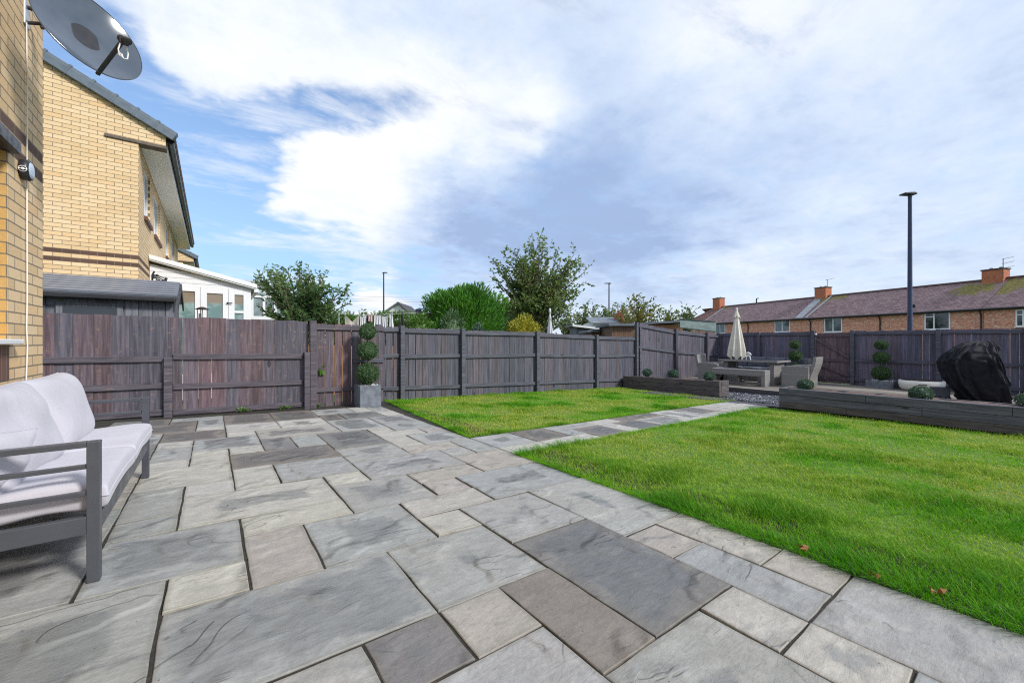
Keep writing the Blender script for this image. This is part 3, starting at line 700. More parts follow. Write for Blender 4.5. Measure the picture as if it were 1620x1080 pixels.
scene.view_settings.view_transform = 'Standard'; scene.view_settings.look = 'None'; scene.view_settings.exposure = .2; scene.view_settings.gamma = 1
scene.cycles.use_denoising = False; scene.cycles.filter_width = 1.15; scene.cycles.max_bounces = 6; scene.cycles.diffuse_bounces = 3; scene.cycles.glossy_bounces = 3; scene.cycles.transmission_bounces = 4
# ---------------------------------------------------------------- our house wall
HX = -1.07
house = thing('brick_house', 'yellow brick house wall with two brown brick bands beside the grey sofa', 'house', (HX, 4.76, 0))
M['brick_own'] = brick_mat('brick_own', 'y', 2.325, YEL, (0, 2))
M['brick_jamb'] = brick_mat('brick_jamb', 'x', 2.325, [(0, (.58, .30, .075)), (.5, (.64, .36, .10)), (1, (.60, .37, .14))])
mb = MB()
mb.box(HX - .3, HX, 4.08, 4.76, -.3, 6.9); mb.box(HX - .3, HX, -5, 2.2, -.3, 6.9)
mb.box(HX - .3, HX, 2.2, 4.08, 2.33, 6.9); mb.box(HX - .3, HX, 2.2, 4.08, -.3, 1.06)
mb.build('wall', M['brick_own'], house)
mb = MB(); mb.box(HX - .29, HX - .002, 4.068, 4.079, 1.06, 2.33); mb.build('jamb', M['brick_jamb'], house)
M['soldier'] = brick_mat('soldier', 'y', .83, [(0, (.12, .055, .04)), (1, (.17, .085, .06))], w=.075, h=.225)
mb = MB(); mb.box(HX + .0, HX + .004, 2.2, 4.09, .83, 1.055); mb.build('brick_panel', M['soldier'], house)
mb = MB(); mb.box(HX - .12, HX + .06, 2.2, 4.13, 1.062, 1.095); mb.build('window_sill', M['white_upvc'], house, bevel=.006)
win = MB()
for a, b_, c, d in ((2.2, 4.066, 1.097, 1.16), (2.2, 4.066, 2.27, 2.328), (4.0, 4.066, 1.161, 2.269), (3.1, 3.17, 1.161, 2.269)): win.box(HX - .2, HX - .13, a, b_, c, d)
wo = win.build('window', M['white_upvc'], house)
mb = MB(); mb.box(HX - .18, HX - .165, 2.2, 4.0, 1.16, 2.27); mb.build('pane', M['glass_dark'], wo)
mb = MB(); mb.box(HX - .02, HX + .055, 2.2, 4.10, 2.318, 2.40); mb.build('window_head', M['black'], house, bevel=.004)
# house cable
pts = [XP(42, 36, HX + .012), XP(42.5, 90, HX + .012), XP(43.3, 100, HX + .012), XP(42.8, 200, HX + .012), XP(42.6, 330, HX + .012), XP(43, 470, HX + .012), XP(42, 520, HX + .012), XP(43.5, 545, HX + .012), XP(41.5, 600, HX + .012), XP(41.5, 660, HX + .012)]
mb = MB(); mb.tube(pts, .0042, 6); tag(mb.build('aerial_cable', M['white_cable']), 'thin white aerial cable running down the yellow brick wall', 'cable')
# round bulkhead lamp on the wall
p = XP(33, 268, HX)
lamp = thing('wall_lamp', 'round black bulkhead lamp with pale lens on the yellow brick wall', 'wall lamp', p)
mb = MB(); mb.lathe([(0, 0), (.062, 0), (.070, .008), (.072, .034), (.066, .048), (.058, .05)], 32, p, (1, 0, 0)); mb.build('body', M['black'], lamp)
mb = MB(); mb.lathe([(.058, .047), (.050, .054), (.032, .058), (0, .060)], 32, p, (1, 0, 0)); mb.build('lens', plain('lamp_lens', (.42, .50, .60), .25, 0, .1, 8), lamp)
mb = MB(); mb.lathe([(.018, 0), (.021, 0), (.021, .004), (.018, .004)], 20, p + Vector((.026, -.0715, -.012)), (0, -1, 0)); 
mb.lathe([(.0, 0), (.009, 0), (.009, .004), (0, .004)], 12, p + Vector((.026, -.0715, -.012)), (0, -1, 0)); mb.bar(p + Vector((.026, -.073, -.012)) - Vector((.020, 0, 0)), p + Vector((.026, -.073, -.012)) + Vector((.020, 0, 0)), .004, .005)
mb.build('emblem', M['white_upvc'], lamp)
# satellite dish
mt = XP(40, 22, HX)
dc = T(142, 52, 2.74); nrm = Vector((.52, -.78, .34)).normalized()
dish = thing('satellite_dish', 'dark grey satellite dish on a bracket at the top of the yellow brick wall', 'satellite dish', mt)
X_ = nrm.cross(Vector((0, 0, 1))).normalized(); Y_ = X_.cross(nrm).normalized()
def dishpt(r, a, back=0.): return dc + X_ * (r * math.cos(a) * .285) + Y_ * (r * math.sin(a) * .315) + nrm * (.062 * r * r - .055 - back)
mb = MB()
mb.grid(lambda u, v: dishpt(v, u * 2 * math.pi), 48, 14, closed_u=True)
mb.grid(lambda u, v: dishpt(1 - v, u * 2 * math.pi, .006), 48, 14, closed_u=True)
mb.grid(lambda u, v: dishpt(1.0 + .018 * math.sin(v * math.pi), u * 2 * math.pi, .012 * v - .004), 48, 6, closed_u=True)
m_, t_, b_ = newmat('dish_paint'); nz = t_.noise(t_.obj(), 7, 4)
pbr(t_, b_, t_.mix(t_.mapr(nz, .3, .7), (.055, .074, .102), (.075, .095, .125)), .14); b_.inputs['Coat Weight'].default_value = .35; b_.inputs['Coat Roughness'].default_value = .12
M['dish'] = m_
mb.build('reflector', M['dish'], dish)
arm0 = dishpt(1.0, -math.pi / 2); lnb = arm0 + nrm * .30 + Y_ * .05
mb = MB(); mb.bar(arm0 - nrm * .03, lnb - nrm * .03, .022, .018, tuple(Y_)); mb.build('feed_arm', M['black'], dish, bevel=.004)
mb = MB(); ax_ = (dc - lnb + nrm * .05).normalized()
mb.lathe([(0, -.05), (.021, -.05), (.023, -.015), (.019, .0), (.018, .02), (.023, .024), (.023, .036), (0, .038)], 20, lnb, ax_); mb.bar(lnb + Vector((-.022, 0, -.01)), lnb + Vector((.022, 0, -.01)), .036, .034)
mb.build('feed_head', M['black'], dish, bevel=.004)
mb = MB()
for k in (-1, 1):
    a0 = lnb + X_ * .014 * k - nrm * .01; pts = [a0 + Vector((0, 0, -.02)), a0 + X_ * .012 * k + Vector((0, 0, -.07)), a0 + X_ * .008 * k + Vector((0, 0, -.105)), a0 - X_ * .012 * k + Vector((0, 0, -.115)), a0 - X_ * .02 * k + Vector((0, 0, -.06)) - nrm * .03]
    mb.tube(pts, .0042, 6)
mb.build('coax_loop', M['white_cable'], dish)
bk = dc - nrm * .075
mb = MB(); mb.box(mt.x, mt.x + .012, mt.y - .05, mt.y + .05, mt.z - .09, mt.z + .09); mb.build('wall_plate', M['galv'], dish, bevel=.003)
mb = MB(); e = Vector((mt.x + .012, mt.y, mt.z))
mb.tube([e + Vector((0, 0, .05)), e + Vector((.10, .0, .04)), bk + Vector((-.06, 0, .03))], .014, 8); mb.tube([e + Vector((0, 0, -.06)), e + Vector((.08, 0, -.03)), bk + Vector((-.08, 0, .0))], .012, 8)
mb.tube([e + Vector((.07, 0, -.07)), e + Vector((.07, 0, .07))], .011, 8)
mb.build('bracket', M['black'], dish)
mb = MB(); mb.obox(bk - X_ * .07 - Y_ * .10 - nrm * .01, X_ * .14, Y_ * .20, nrm * .035); mb.build('back_plate', M['black'], dish, bevel=.004)
# ---------------------------------------------------------------- neighbouring houses
def set_roof_uv(o, udir, vdir, moss=None):
    me = o.data; uv = me.uv_layers.new(name='roof'); u, v = Vector(udir), Vector(vdir)
    for lp in me.loops:
        c = me.vertices[lp.vertex_index].co; uv.data[lp.index].uv = (c.dot(u), c.dot(v))
def gable_house(x0, yg, length, zb, label, eave=4.98, full=True):
    h = thing('brick_house', label, 'house', (x0, yg, -.3))
    bz = zb + .3
    bg = brick_mat('brick_gable', 'x', bz, YELW, (0, 2)); br = brick_mat('brick_rear', 'y', bz, YELW, (0, 2))
    hw = 5.1; sl = .51; ex = x0 + .40; ez = eave + .21
    top = ez + sl * (ex - (x0 - hw))
    poly = [(x0, -.3), (x0, eave), (ex, eave), (ex, ez), (x0 - hw, top), (x0 - 2 * hw, top - sl * hw + .2), (x0 - 2 * hw, -.3)]
    mb = MB(); mb.prism([(a, yg, z) for a, z in poly], (0, .012, 0)); mb.build('gable_wall', bg, h)
    mb = MB(); 
    # rear wall with window openings
    ops = WINS if full else []
    ys = yg + .0125; z1 = -.3
    for (a, b_, c, d) in ops:
        mb.box(x0 - .25, x0, ys, a, -.3, eave); mb.box(x0 - .25, x0, a, b_, -.3, c); mb.box(x0 - .25, x0, a, b_, d, eave); ys = b_
    mb.box(x0 - .25, x0, ys, yg + length, -.3, eave); mb.build('rear_wall', br, h)
    for (a, b_, c, d) in ops:
        f = MB()
        for q in ((a, b_, c, c + .07), (a, b_, d - .07, d), (a, a + .07, c + .071, d - .071), (b_ - .07, b_, c + .071, d - .071), ((a + b_) / 2 - .03, (a + b_) / 2 + .03, c + .071, d - .071)): f.box(x0 - .1, x0 - .04, *q)
        w = f.build('window', M['white_upvc'], h)
        f = MB(); f.box(x0 - .085, x0 - .075, a + .05, b_ - .05, c + .05, d - .05); f.build('pane', M['glass'], w)
        f = MB(); f.box(x0 - .06, x0 + .05, a - .04, b_ + .04, c - .085, c - .003); f.build('sill', M['tile_sill'], w)
    # creasing strip under the corbelled corner
    mb = MB(); mb.box(x0 - .47, ex + .012, yg - .03, yg + .2, eave - .055, eave - .004); mb.build('kneeler', M['creasing'], h)
    mb = MB(); mb.box(x0 + .002, ex - .02, yg + .22, yg + length, eave - .02, eave); 
    so_ = mb.build('soffit', corr('soffit_boards', (.80, .79, .75), 'y', .15, .4, .05), h)
    mb = MB(); mb.box(ex - .018, ex + .012, yg + .22, yg + length, eave - .03, eave + .16); mb.build('fascia', M['white_upvc'], h)
    mb = MB(); mb.tube([(ex + .07, yg + .1, eave + .15), (ex + .07, yg + length, eave + .13)], .055, 10); mb.build('gutter', M['gutter'], h)
    mb = MB(); L = (hw + .40) ; U = Vector((-1, 0, sl)).normalized(); N_ = Vector((sl, 0, 1)).normalized()
    e0 = Vector((ex + .09, yg - .02, ez + .0)); LL = (ex + .09 - (x0 - hw)) / -U.x
    mb.obox(e0, (0, length + .04, 0), U * LL, N_ * .09)
    n = int(length / .30)
    for k in range(n): mb.obox(e0 + Vector((0, .02 + k * .30, -.018)) - U * .045, (0, .265, 0), U * .3, N_ * .055)
    ro = mb.build('roof', M['roof_near'], h); set_roof_uv(ro, (0, 1, 0), tuple(U))
    mb = MB(); b0 = Vector((x0 - hw, yg - .02, top + .02)); U2 = Vector((-1, 0, -sl)).normalized(); mb.obox(b0, (0, length + .04, 0), U2 * LL, Vector((-sl, 0, 1)).normalized() * .09)
    r2 = mb.build('roof', M['roof_near'], h); set_roof_uv(r2, (0, 1, 0), tuple(U2))
    mb = MB(); k = 0; s_ = -.05
    while s_ < LL:
        st = e0 + U * s_ + Vector((0, -.055, 0)) + N_ * (.02 + .0)
        mb.obox(st, (0, .17, 0), U * .345 + N_ * .0, N_ * .105 ); mb.obox(st - N_ * .085 + Vector((0, -.012, 0)), (0, .05, 0), U * .335, N_ * .15)
        mb.obox(st + U * .30 - N_ * .09 + Vector((0, -.018, 0)), (0, .2, 0), U * .045, N_ * .21); s_ += .335
    mb.build('verge_cap', M['verge'], h, bevel=.012)
    return h
WINS = [(11.4, 12.4, 3.72, 4.82), (13.2, 14.6, 3.72, 4.82), (16.3, 17.6, 3.72, 4.82), (18.7, 19.9, 3.72, 4.82)]
gable_house(-1.14, 10.6, 11.2, 2.52, 'tall yellow brick house with white soffit and slate blue verge behind the grey shed')
gable_house(-1.10, 24.6, 8, 2.5, 'further yellow brick house gable just showing beyond the long white soffit', 4.9, False)
# ---------------------------------------------------------------- shed
sh = thing('garden_shed', 'grey timber shed with ribbed roof behind the low plum fence', 'shed', (-2.2, 9.2, -.2))
sx0, sx1, sy = -3.6, -.53, 9.2
mb = MB()
xx = sx0
while xx < sx1 - .01:
    w = min(.172, sx1 - xx)
    for a, b_, c, d in ((xx, xx + w - .006, -.2, 1.78),):
        if xx + w > -1.87 and xx < -1.24:
            mb.box(a, b_, sy, sy + .02, -.2, 1.30); mb.box(a, b_, sy, sy + .02, 1.64, 1.78)
        else: mb.box(a, b_, sy, sy + .02, c, d)
    xx += .174
mb.box(sx0, sx1 - .02, sy + .021, sy + .05, -.2, 1.30); mb.box(sx0, -1.89, sy + .021, sy + .05, 1.301, 1.78); mb.box(-1.22, sx1 - .02, sy + .021, sy + .05, 1.301, 1.78)
mb.box(sx1 - .02, sx1, sy + .021, sy + 1.3, -.2, 1.9)
mb.build('wall', M['shed'], sh)
mb = MB()
for a, b_, c, d in ((-1.93, -1.18, 1.63, 1.70), (-1.93, -1.18, 1.26, 1.31), (-1.93, -1.86, 1.311, 1.629), (-1.25, -1.18, 1.311, 1.629)): mb.box(a, b_, sy - .025, sy - .002, c, d)
wf = mb.build('window', M['shed'], sh)
mb = MB(); mb.box(-1.86, -1.25, sy - .012, sy - .008, 1.31, 1.63); mb.build('pane', M['glass_dark'], wf)
M['ribroof'] = corr('ribroof', (.155, .165, .20), 'y', .116, .5)
mb = MB(); mb.obox((sx0 - .1, sy - .12, 1.83), (sx1 + .05 - sx0 + .1, 0, 0), (0, .74, .32), (0, -.02, .03)); 
for k in range(7): 
    o_ = Vector((sx0 - .1, sy - .12 + .74 * k / 7, 1.83 + .32 * k / 7 + .03)); mb.obox(o_, (sx1 + .05 - sx0 + .1, 0, 0), (0, .74 / 7 - .030, .32 / 7 - .014), (0, -.012, .026))
mb.obox((sx0 - .1, sy + .625, 2.15), (sx1 + .05 - sx0 + .1, 0, 0), (0, .74, -.32), (0, .02, .03)); mb.build('roof', plain('shed_roof', (.20, .215, .25), .42, .1, .1, 3), sh)
mb = MB(); mb.box(sx0 - .1, sx1 + .03, sy - .19, sy - .10, 1.755, 1.83); mb.build('gutter', M['gutter'], sh, bevel=.015)
mb = MB(); mb.obox((sx1 + .05, sy - .14, 1.70), (.025, 0, 0), (0, .77, .34), (0, 0, .13)); mb.obox((sx1 + .05, sy + 1.4, 1.70), (.025, 0, 0), (0, -.77, .34), (0, 0, .13)); mb.build('barge_board', M['deckdark'], sh)
# ---------------------------------------------------------------- conservatories
cs = thing('conservatory', 'white lean-to conservatory with glazed double doors behind the grey shed', 'conservatory', (-1.13, 12.2, -.3))
cy = 12.2; cx0, cx1 = -1.13, .80; zt = 2.38
openings = [(-1.02, -.71, .3, 2.27), (-.655, -.325, .3, 2.27), (-.097, .215, .3, 2.25), (.455, .64, 1.85, 2.25), (.455, .64, .9, 1.79)]
mb = MB()
for a, b_ in ((cx0, -1.02), (-.71, -.655), (-.325, -.097), (.215, .455), (.64, cx1)): mb.box(a, b_, cy, cy + .06, -.3, zt)
for a, b_, c, d in openings:
    zz0 = -.3 if (a, c) != (.455, 1.85) else 1.79
    if (a, c) == (.455, .9): mb.box(a, b_, cy, cy + .06, -.3, c); continue
    mb.box(a, b_, cy, cy + .06, zz0, c); mb.box(a, b_, cy, cy + .06, d, zt)
mb.box(cx1 - .06, cx1, cy + .061, 16, -.3, zt)
mb.build('frame', M['white_upvc'], cs, bevel=.004)
for a, b_, c, d in openings:
    mb = MB(); mb.box(a - .01, b_ + .01, cy + .03, cy + .04, c - .01, d + .01); mb.build('pane', M['cons_glass'], cs)
mb = MB()
for x_ in (-.22, .335): mb.box(x_ - .005, x_ + .005, cy - .004, cy, -.3, zt)
mb.build('door_seam', plain('seam', (.35, .35, .35), .5), cs)
mb = MB(); mb.box(.30, .322, cy - .05, cy - .002, 2.02, 2.05); mb.box(.30, .41, cy - .05, cy - .035, 2.025, 2.045); mb.build('door_handle', M['black'], cs)
M['clad_white'] = corr('clad_white', (.78, .78, .78), 'z', .11, .35, .02)
mb = MB(); mb.prism([(cx0, cy + .01, zt + .003), (cx1, cy + .01, zt + .003), (cx1, cy + .01, zt + .05), (cx0, cy + .01, 2.84)], (0, .05, 0)); mb.build('cladding', M['clad_white'], cs)
mb = MB(); mb.obox((cx1 + .10, cy - .12, 2.40), (cx0 - cx1 - .10, 0, .50), (0, 4, 0), (0, 0, .07)); mb.build('roof', M['white_upvc'], cs, bevel=.01)
mb = MB(); mb.obox((cx1 + .12, cy - .14, 2.43), (cx0 - cx1 - .12, 0, .50), (0, .06, 0), (0, 0, .10)); mb.box(cx1 + .06, cx1 + .16, cy - .1, 16, 2.33, 2.42); mb.build('gutter', M['white_upvc'], cs, bevel=.008)
mb = MB(); p = YP(357, 441, 12.6); mb.tube([p - Vector((0, 0, .16)), p], .012, 6); mb.lathe([(.0, 0), (.03, .01), (.02, .05), (0, .10)], 8, p); mb.build('finial', M['lead'], cs)
c2 = thing('conservatory', 'second pale glass conservatory half hidden behind the apple tree', 'conservatory', tuple(YP(400, 540, 17.0) + Vector((0, 0, -1.4))))
q0 = YP(399, 505, 17); q1 = YP(470, 505, 17); zt2 = YP(399, 470, 17).z
mb = MB()
for k in range(5):
    x_ = q0.x + (q1.x - q0.x) * k / 4; mb.box(x_ - .04, x_ + .04, 17, 17.08, -.4, zt2)
mb.box(q0.x - .041, q1.x + .041, 16.995, 17.085, q0.z - .02, q0.z + .12); mb.box(q0.x - .05, q1.x + .05, 16.98, 17.1, zt2 + .001, zt2 + .1); mb.build('frame', M['white_upvc'], c2)
mb = MB(); mb.box(q0.x, q1.x, 17.03, 17.05, q0.z + .1, zt2); mb.build('pane', M['glass_pale'], c2)
mb = MB(); mb.obox((q0.x - .1, 16.95, zt2 + .1), (q1.x - q0.x + .2, 0, 0), (0, 2.2, .75), (0, 0, .05)); mb.build('roof', M['glass_pale'], c2)
# bird table and ornament
p = YP(320, 503, 9.3); bt_ = thing('bird_table', 'small dark bird feeder with flat roof showing above the plum fence', 'bird feeder', (p.x, p.y, -.2))
zr = YP(320, 489, 9.3).z
mb = MB(); mb.lathe([(.0, .045), (.03, .04), (.11, .0), (.10, -.006), (0, -.006)], 12, (p.x, p.y, zr)); mb.build('roof', M['bowl_dark'], bt_)
mb = MB()
for a, b_ in ((-.07, 0), (.07, 0), (0, .07), (-.02, -.06)): mb.tube([(p.x + a, p.y + b_, zr), (p.x + a, p.y + b_, zr - .24)], .007, 6)
mb.tube([(p.x, p.y, zr - .24), (p.x, p.y, -.2)], .018, 8); mb.lathe([(0, -.01), (.1, -.01), (.1, .01), (0, .01)], 12, (p.x, p.y, zr - .24)); mb.build('stand', M['bowl_dark'], bt_)
mb = MB(); mb.tube([(p.x - .02, p.y, zr - .22), (p.x - .02, p.y, zr - .08)], .035, 10); mb.build('feeder_tube', M['galv'], bt_)
p = YP(241, 446, 11.0); mb = MB(); rr = random.Random(4)
mb.tube([p + Vector((0, 0, -.5)), p + Vector((0, 0, .14)), p + Vector((.03, 0, .22))], .018, 6)
for k in range(9):
    a = p + Vector((0, -.02, rr.uniform(-.1, .12))); e = a + Vector((rr.uniform(.06, .24), rr.uniform(-.06, .02), rr.uniform(-.08, .1))); mb.tube([a, (a + e) / 2 + Vector((0, 0, .03)), e], [.012, .014, .006], 5)
    mb.lathe([(0, -.03), (.028, -.01), (.022, .02), (0, .03)], 6, e)
tag(mb.build('wall_ornament', M['black']), 'dark twiggy metal ornament at the corner of the tall yellow house', 'ornament')
# ---------------------------------------------------------------- fences
def boards(mb, o, d, n, s0, s1, zb, zt, bw, gap, rs, th=.019, skip=0., gaps=None):
    s_ = s0
    while s_ < s1 - .02:
        w = min(bw * rs.uniform(.9, 1.1), s1 - s_); g = gap * rs.uniform(.15, 1.7) if rs.random() > skip else .0015
        a = o + d * (s_ + g / 2); b_ = o + d * (s_ + w - g / 2); j = rs.uniform(-.008, .012); dn = rs.uniform(-.006, .005)
        lean = rs.uniform(-.004, .004); za, zb2 = zt(s_) + j, zt(s_ + w) + j; ba, bb = zb(s_), zb(s_ + w)
        lo, hi = Vector((0, 0, 1)), n
        A = [a + Vector((0, 0, ba)), b_ + Vector((0, 0, bb)), b_ + d * lean + Vector((0, 0, zb2)), a + d * lean + Vector((0, 0, za))]
        A = [q + n * dn for q in A]
        mb.prism(A, -n * th); s_ += w
def rail(name, mat, par, o, d, n, s0, s1, z0, z1, h=.085, dep=.035, off=.003, bev=.004):
    mb = MB(); a = o + d * s0 + n * off + Vector((0, 0, z0)); b_ = o + d * s1 + n * off + Vector((0, 0, z1))
    mb.obox(a, b_ - a, n * dep, (0, 0, h)); return mb.build(name, mat, par, bevel=bev)
def post(mat, par, o, d, n, s_, zb, zt, w=.095, dep=.095, off=.0, bev=.006):
    mb = MB(); mb.obox(o + d * (s_ - w / 2) + n * off + Vector((0, 0, zb)), d * w, n * dep, (0, 0, zt - zb)); return mb.build('post', mat, par, bevel=bev)
V3 = Vector; D_A, N_A = V3((1, 0, 0)), V3((0, -1, 0)); rf = random.Random(5)
f1 = thing('fence', 'low weathered plum board fence with rails along the back of the patio', 'fence', (-2.4, 8.05, 0)); o1 = V3((0, 8.05, 0))
for (a, b_, g, sk) in ((-2.4, -.53, .003, .7), (-.53, 1.40, .004, .55)):
    mb = MB(); boards(mb, o1, D_A, N_A, a, b_, lambda s_: -.07 - .02 * s_, lambda s_: 1.452 - .006 * s_, .185, g, rf, skip=sk); mb.build('board_panel', M['fence_old'], f1)
for z in (.76, .36, -.045):
    rail('rail', M['fence_old_rail'], f1, o1, D_A, N_A, -2.4, -.585, z + .03, z + .012)
for z in (.80, .34, -.055):
    rail('rail', M['fence_old_rail'], f1, o1, D_A, N_A, -.475, 1.315, z + .005, z - .03)
post(M['fence_old_rail'], f1, o1, D_A, N_A, -.53, -.1, .84, .10, .10, .002); post(M['fence_old_rail'], f1, o1, D_A, N_A, 1.366, -.16, .885, .09, .12, .002)
post(M['fence_old_rail'], f1, o1, D_A, N_A, 1.47, -.16, 1.46, .105, .10, .002)
f2 = thing('fence', 'short gappy plum fence section behind the topiary at the patio corner', 'fence', (1.5, 8.15, 0)); o2 = V3((0, 8.16, 0))
mb = MB(); boards(mb, o2, D_A, N_A, 1.53, 2.82, lambda s_: -.15, lambda s_: 1.40, .165, .014, rf); mb.build('board_panel', M['fence_old'], f2)
rail('rail', M['fence_old_rail'], f2, o2, D_A, N_A, 1.53, 2.82, 1.30, 1.29); rail('rail', M['fence_old_rail'], f2, o2, D_A, N_A, 1.53, 2.82, .135, .12, .07)
rail('rail', M['fence_grey_rail'], f2, o2, D_A, N_A, 2.2, 2.82, .66, .655, .07)
rail('rail', M['fence_old_rail'], f2, o2 , D_A, N_A, 1.30, 1.42, 1.27, 1.27, .08)
f3 = thing('fence', 'grey slatted fence with posts behind the smaller lawn', 'fence', (2.86, 8.6, 0)); o3 = V3((0, 8.60, 0))
YL = 8.55
def xat(px, Y):
    d = ray(px, 540); return d.x * Y / d.y
posts3 = [xat(598, YL), xat(636, YL), xat(732, YL), xat(850, YL), xat(944, YL), xat(1007, YL)]
ztops = [1.44, 1.43, 1.395, 1.365, 1.29, 1.74]
for k in range(5):
    a, b_ = posts3[k], posts3[k + 1]; zt_ = ztops[k] - .025 if k < 4 else 1.265; zt_b = ztops[min(k + 1, 4)] - .005 if k < 4 else 1.255
    mb = MB(); boards(mb, o3, D_A, N_A, a + .01, b_ - .01, lambda s_: fall(s_, 8.5) - .04, lambda s_: zt_ + (zt_b - zt_) * (s_ - a) / (b_ - a) - .02, .165, (.02, .016, .011, .005, .004)[k], rf, skip=(0, .2, .3, .6, .7)[k]); mb.build('board_panel', M['fence_grey'], f3)
    for dz in (-.13, -.70, -1.32):
        fz = zt_ + dz if dz > -1.2 else fall(a, 8.5) + .20; fz2 = zt_b + dz if dz > -1.2 else fall(b_, 8.5) + .19
        rail('rail', M['fence_grey_rail'], f3, o3, D_A, N_A, a + .048, b_ - .048, fz, fz2, .085, .04)
for k, s_ in enumerate(posts3): post(M['fence_grey_rail'], f3, o3, D_A, N_A, s_, fall(s_, 8.5) - .2, ztops[k], .10, .10, .003)
post(M['fence_grey_rail'], f3, o3, D_A, N_A, posts3[5] + .19, -.5, 1.72, .09, .09, .003)
f4 = thing('fence', 'taller dark fence stepping down beside the rattan set in the far corner', 'fence', (posts3[5], 8.55, 0))
cA = V3((posts3[5] + .05, 8.58, 0)); cB = V3((XB, xat(1137, 1) and 0, 0)); d_ = ray(1137, 540); cB = V3((XB, XB * d_.y / d_.x, 0))
d4 = (cB - cA).normalized(); n4 = V3((d4.y, -d4.x, 0)); L4 = (cB - cA).length
def s_on(px):
    r = ray(px, 540); r2 = V3((r.x, r.y, 0))
    # solve cA + d4*s = r2*k
    det = d4.x * (-r2.y) + r2.x * d4.y; return ((-cA.x) * (-r2.y) + r2.x * (-cA.y)) / det
def zat(px, py):
    s_ = s_on(px); pt = cA + d4 * s_; t_ = pt.x * SS + pt.y * CC; return CAMZ + (540 - py) / F * t_
ss = [.02, s_on(1068), s_on(1117), L4]
tz = [zat(1015, 511), zat(1067, 520.5), zat(1116, 526), zat(1136, 527.5)]
for k in range(3):
    a, b_ = ss[k], ss[k + 1]; z0, z1 = tz[k] - (.03 if k else 0), tz[k + 1] - .03
    mb = MB(); boards(mb, cA, d4, n4, a + .01, b_ - .01, lambda s_: -.42, lambda s_: z0 + (z1 - z0) * (s_ - a) / (b_ - a), .14, .004, rf, skip=.5); mb.build('board_panel', M['fence_dark'], f4)
    for dz in (-.14, -.88): rail('rail', M['fence_grey_rail'], f4, cA, d4, n4, a + .05, b_ - .05, z0 + dz, z1 + dz * .98, .085, .04)
for k in (1, 2, 3): post(M['fence_dark'], f4, cA, d4, n4, ss[k], -.5, tz[k] + .02, .10, .10, .004)
f5 = thing('fence', 'dark plum board fence along the far end of the garden', 'fence', (XB, 4, 0)); o5 = V3((XB, 0, 0)); D_B, N_B = V3((0, -1, 0)), V3((-1, 0, 0))
def yat(px):
    r = ray(px, 540); return XB * r.y / r.x
yp = [yat(1137), yat(1201), yat(1287), yat(1349), yat(1485), yat(1625), -2.2]
ZT = 1.415
for k in range(6):
    if k == 2: continue
    a, b_ = -yp[k], -yp[k + 1]
    mb = MB(); boards(mb, o5, D_B, N_B, a + .01, b_ - .01, lambda s_: DZ - .1, lambda s_: ZT - .01, .155, (.003, .003, 0, .006, .007, .007)[k], rf, skip=.35); mb.build('board_panel', M['fence_back'], f5)
    for z in (ZT - .13, .44, -.16): rail('rail', M['fence_back_rail'], f5, o5, D_B, N_B, a + .05, b_ - .05, z, z, .085, .04)
for k in range(6): post(M['fence_back_rail'], f5, o5, D_B, N_B, -yp[k], DZ - .2, ZT + .01 + (.02 if k in (2,) else 0), .10, .09, .003)
gt = thing('garden_gate', 'dark plum ledged gate with diagonal braces in the far fence', 'gate', (XB, yp[3], DZ))
a, b_ = -yp[2] + .055, -yp[3] - .055; og = V3((XB - .02, 0, 0))
mb = MB(); boards(mb, og, D_B, N_B, a, b_, lambda s_: DZ + .008, lambda s_: ZT - .06, .135, .004, rf); mb.build('board_panel', M['gate'], gt)
for z in (ZT - .19, .42, DZ + .12): rail('ledge', M['gate'], gt, og, D_B, N_B, a, b_, z, z, .10, .03)
for za, zb_ in ((ZT - .19, .52), (.42, DZ + .22)):
    mb = MB(); q0 = og + D_B * (a + .02) + N_B * .035 + V3((0, 0, za - .09)); q1 = og + D_B * (b_ - .02) + N_B * .035 + V3((0, 0, zb_))
    mb.obox(q0, q1 - q0, N_B * .028, (0, 0, .10)); mb.build('brace', M['gate'], gt, bevel=.003)
pl = YP(1295, 535, 0) if False else V3((XB - .06, -(a + .03), ZT - .10))
sl_ = thing('gate_lamp', 'small white round lamp fixed at the top of the gate', 'lamp', pl)
mb = MB(); mb.lathe([(0, -.035), (.035, 0), (.035, .015), (0, .03)], 14, pl, (-1, 0, 0)); mb.build('globe', M['ceramic'], sl_)
mb = MB(); mb.tube([pl + V3((.02, 0, -.02)), pl + V3((.02, .02, .07)), pl + V3((.03, .01, .15))], .008, 6); mb.build('cable_tail', M['black'], sl_)
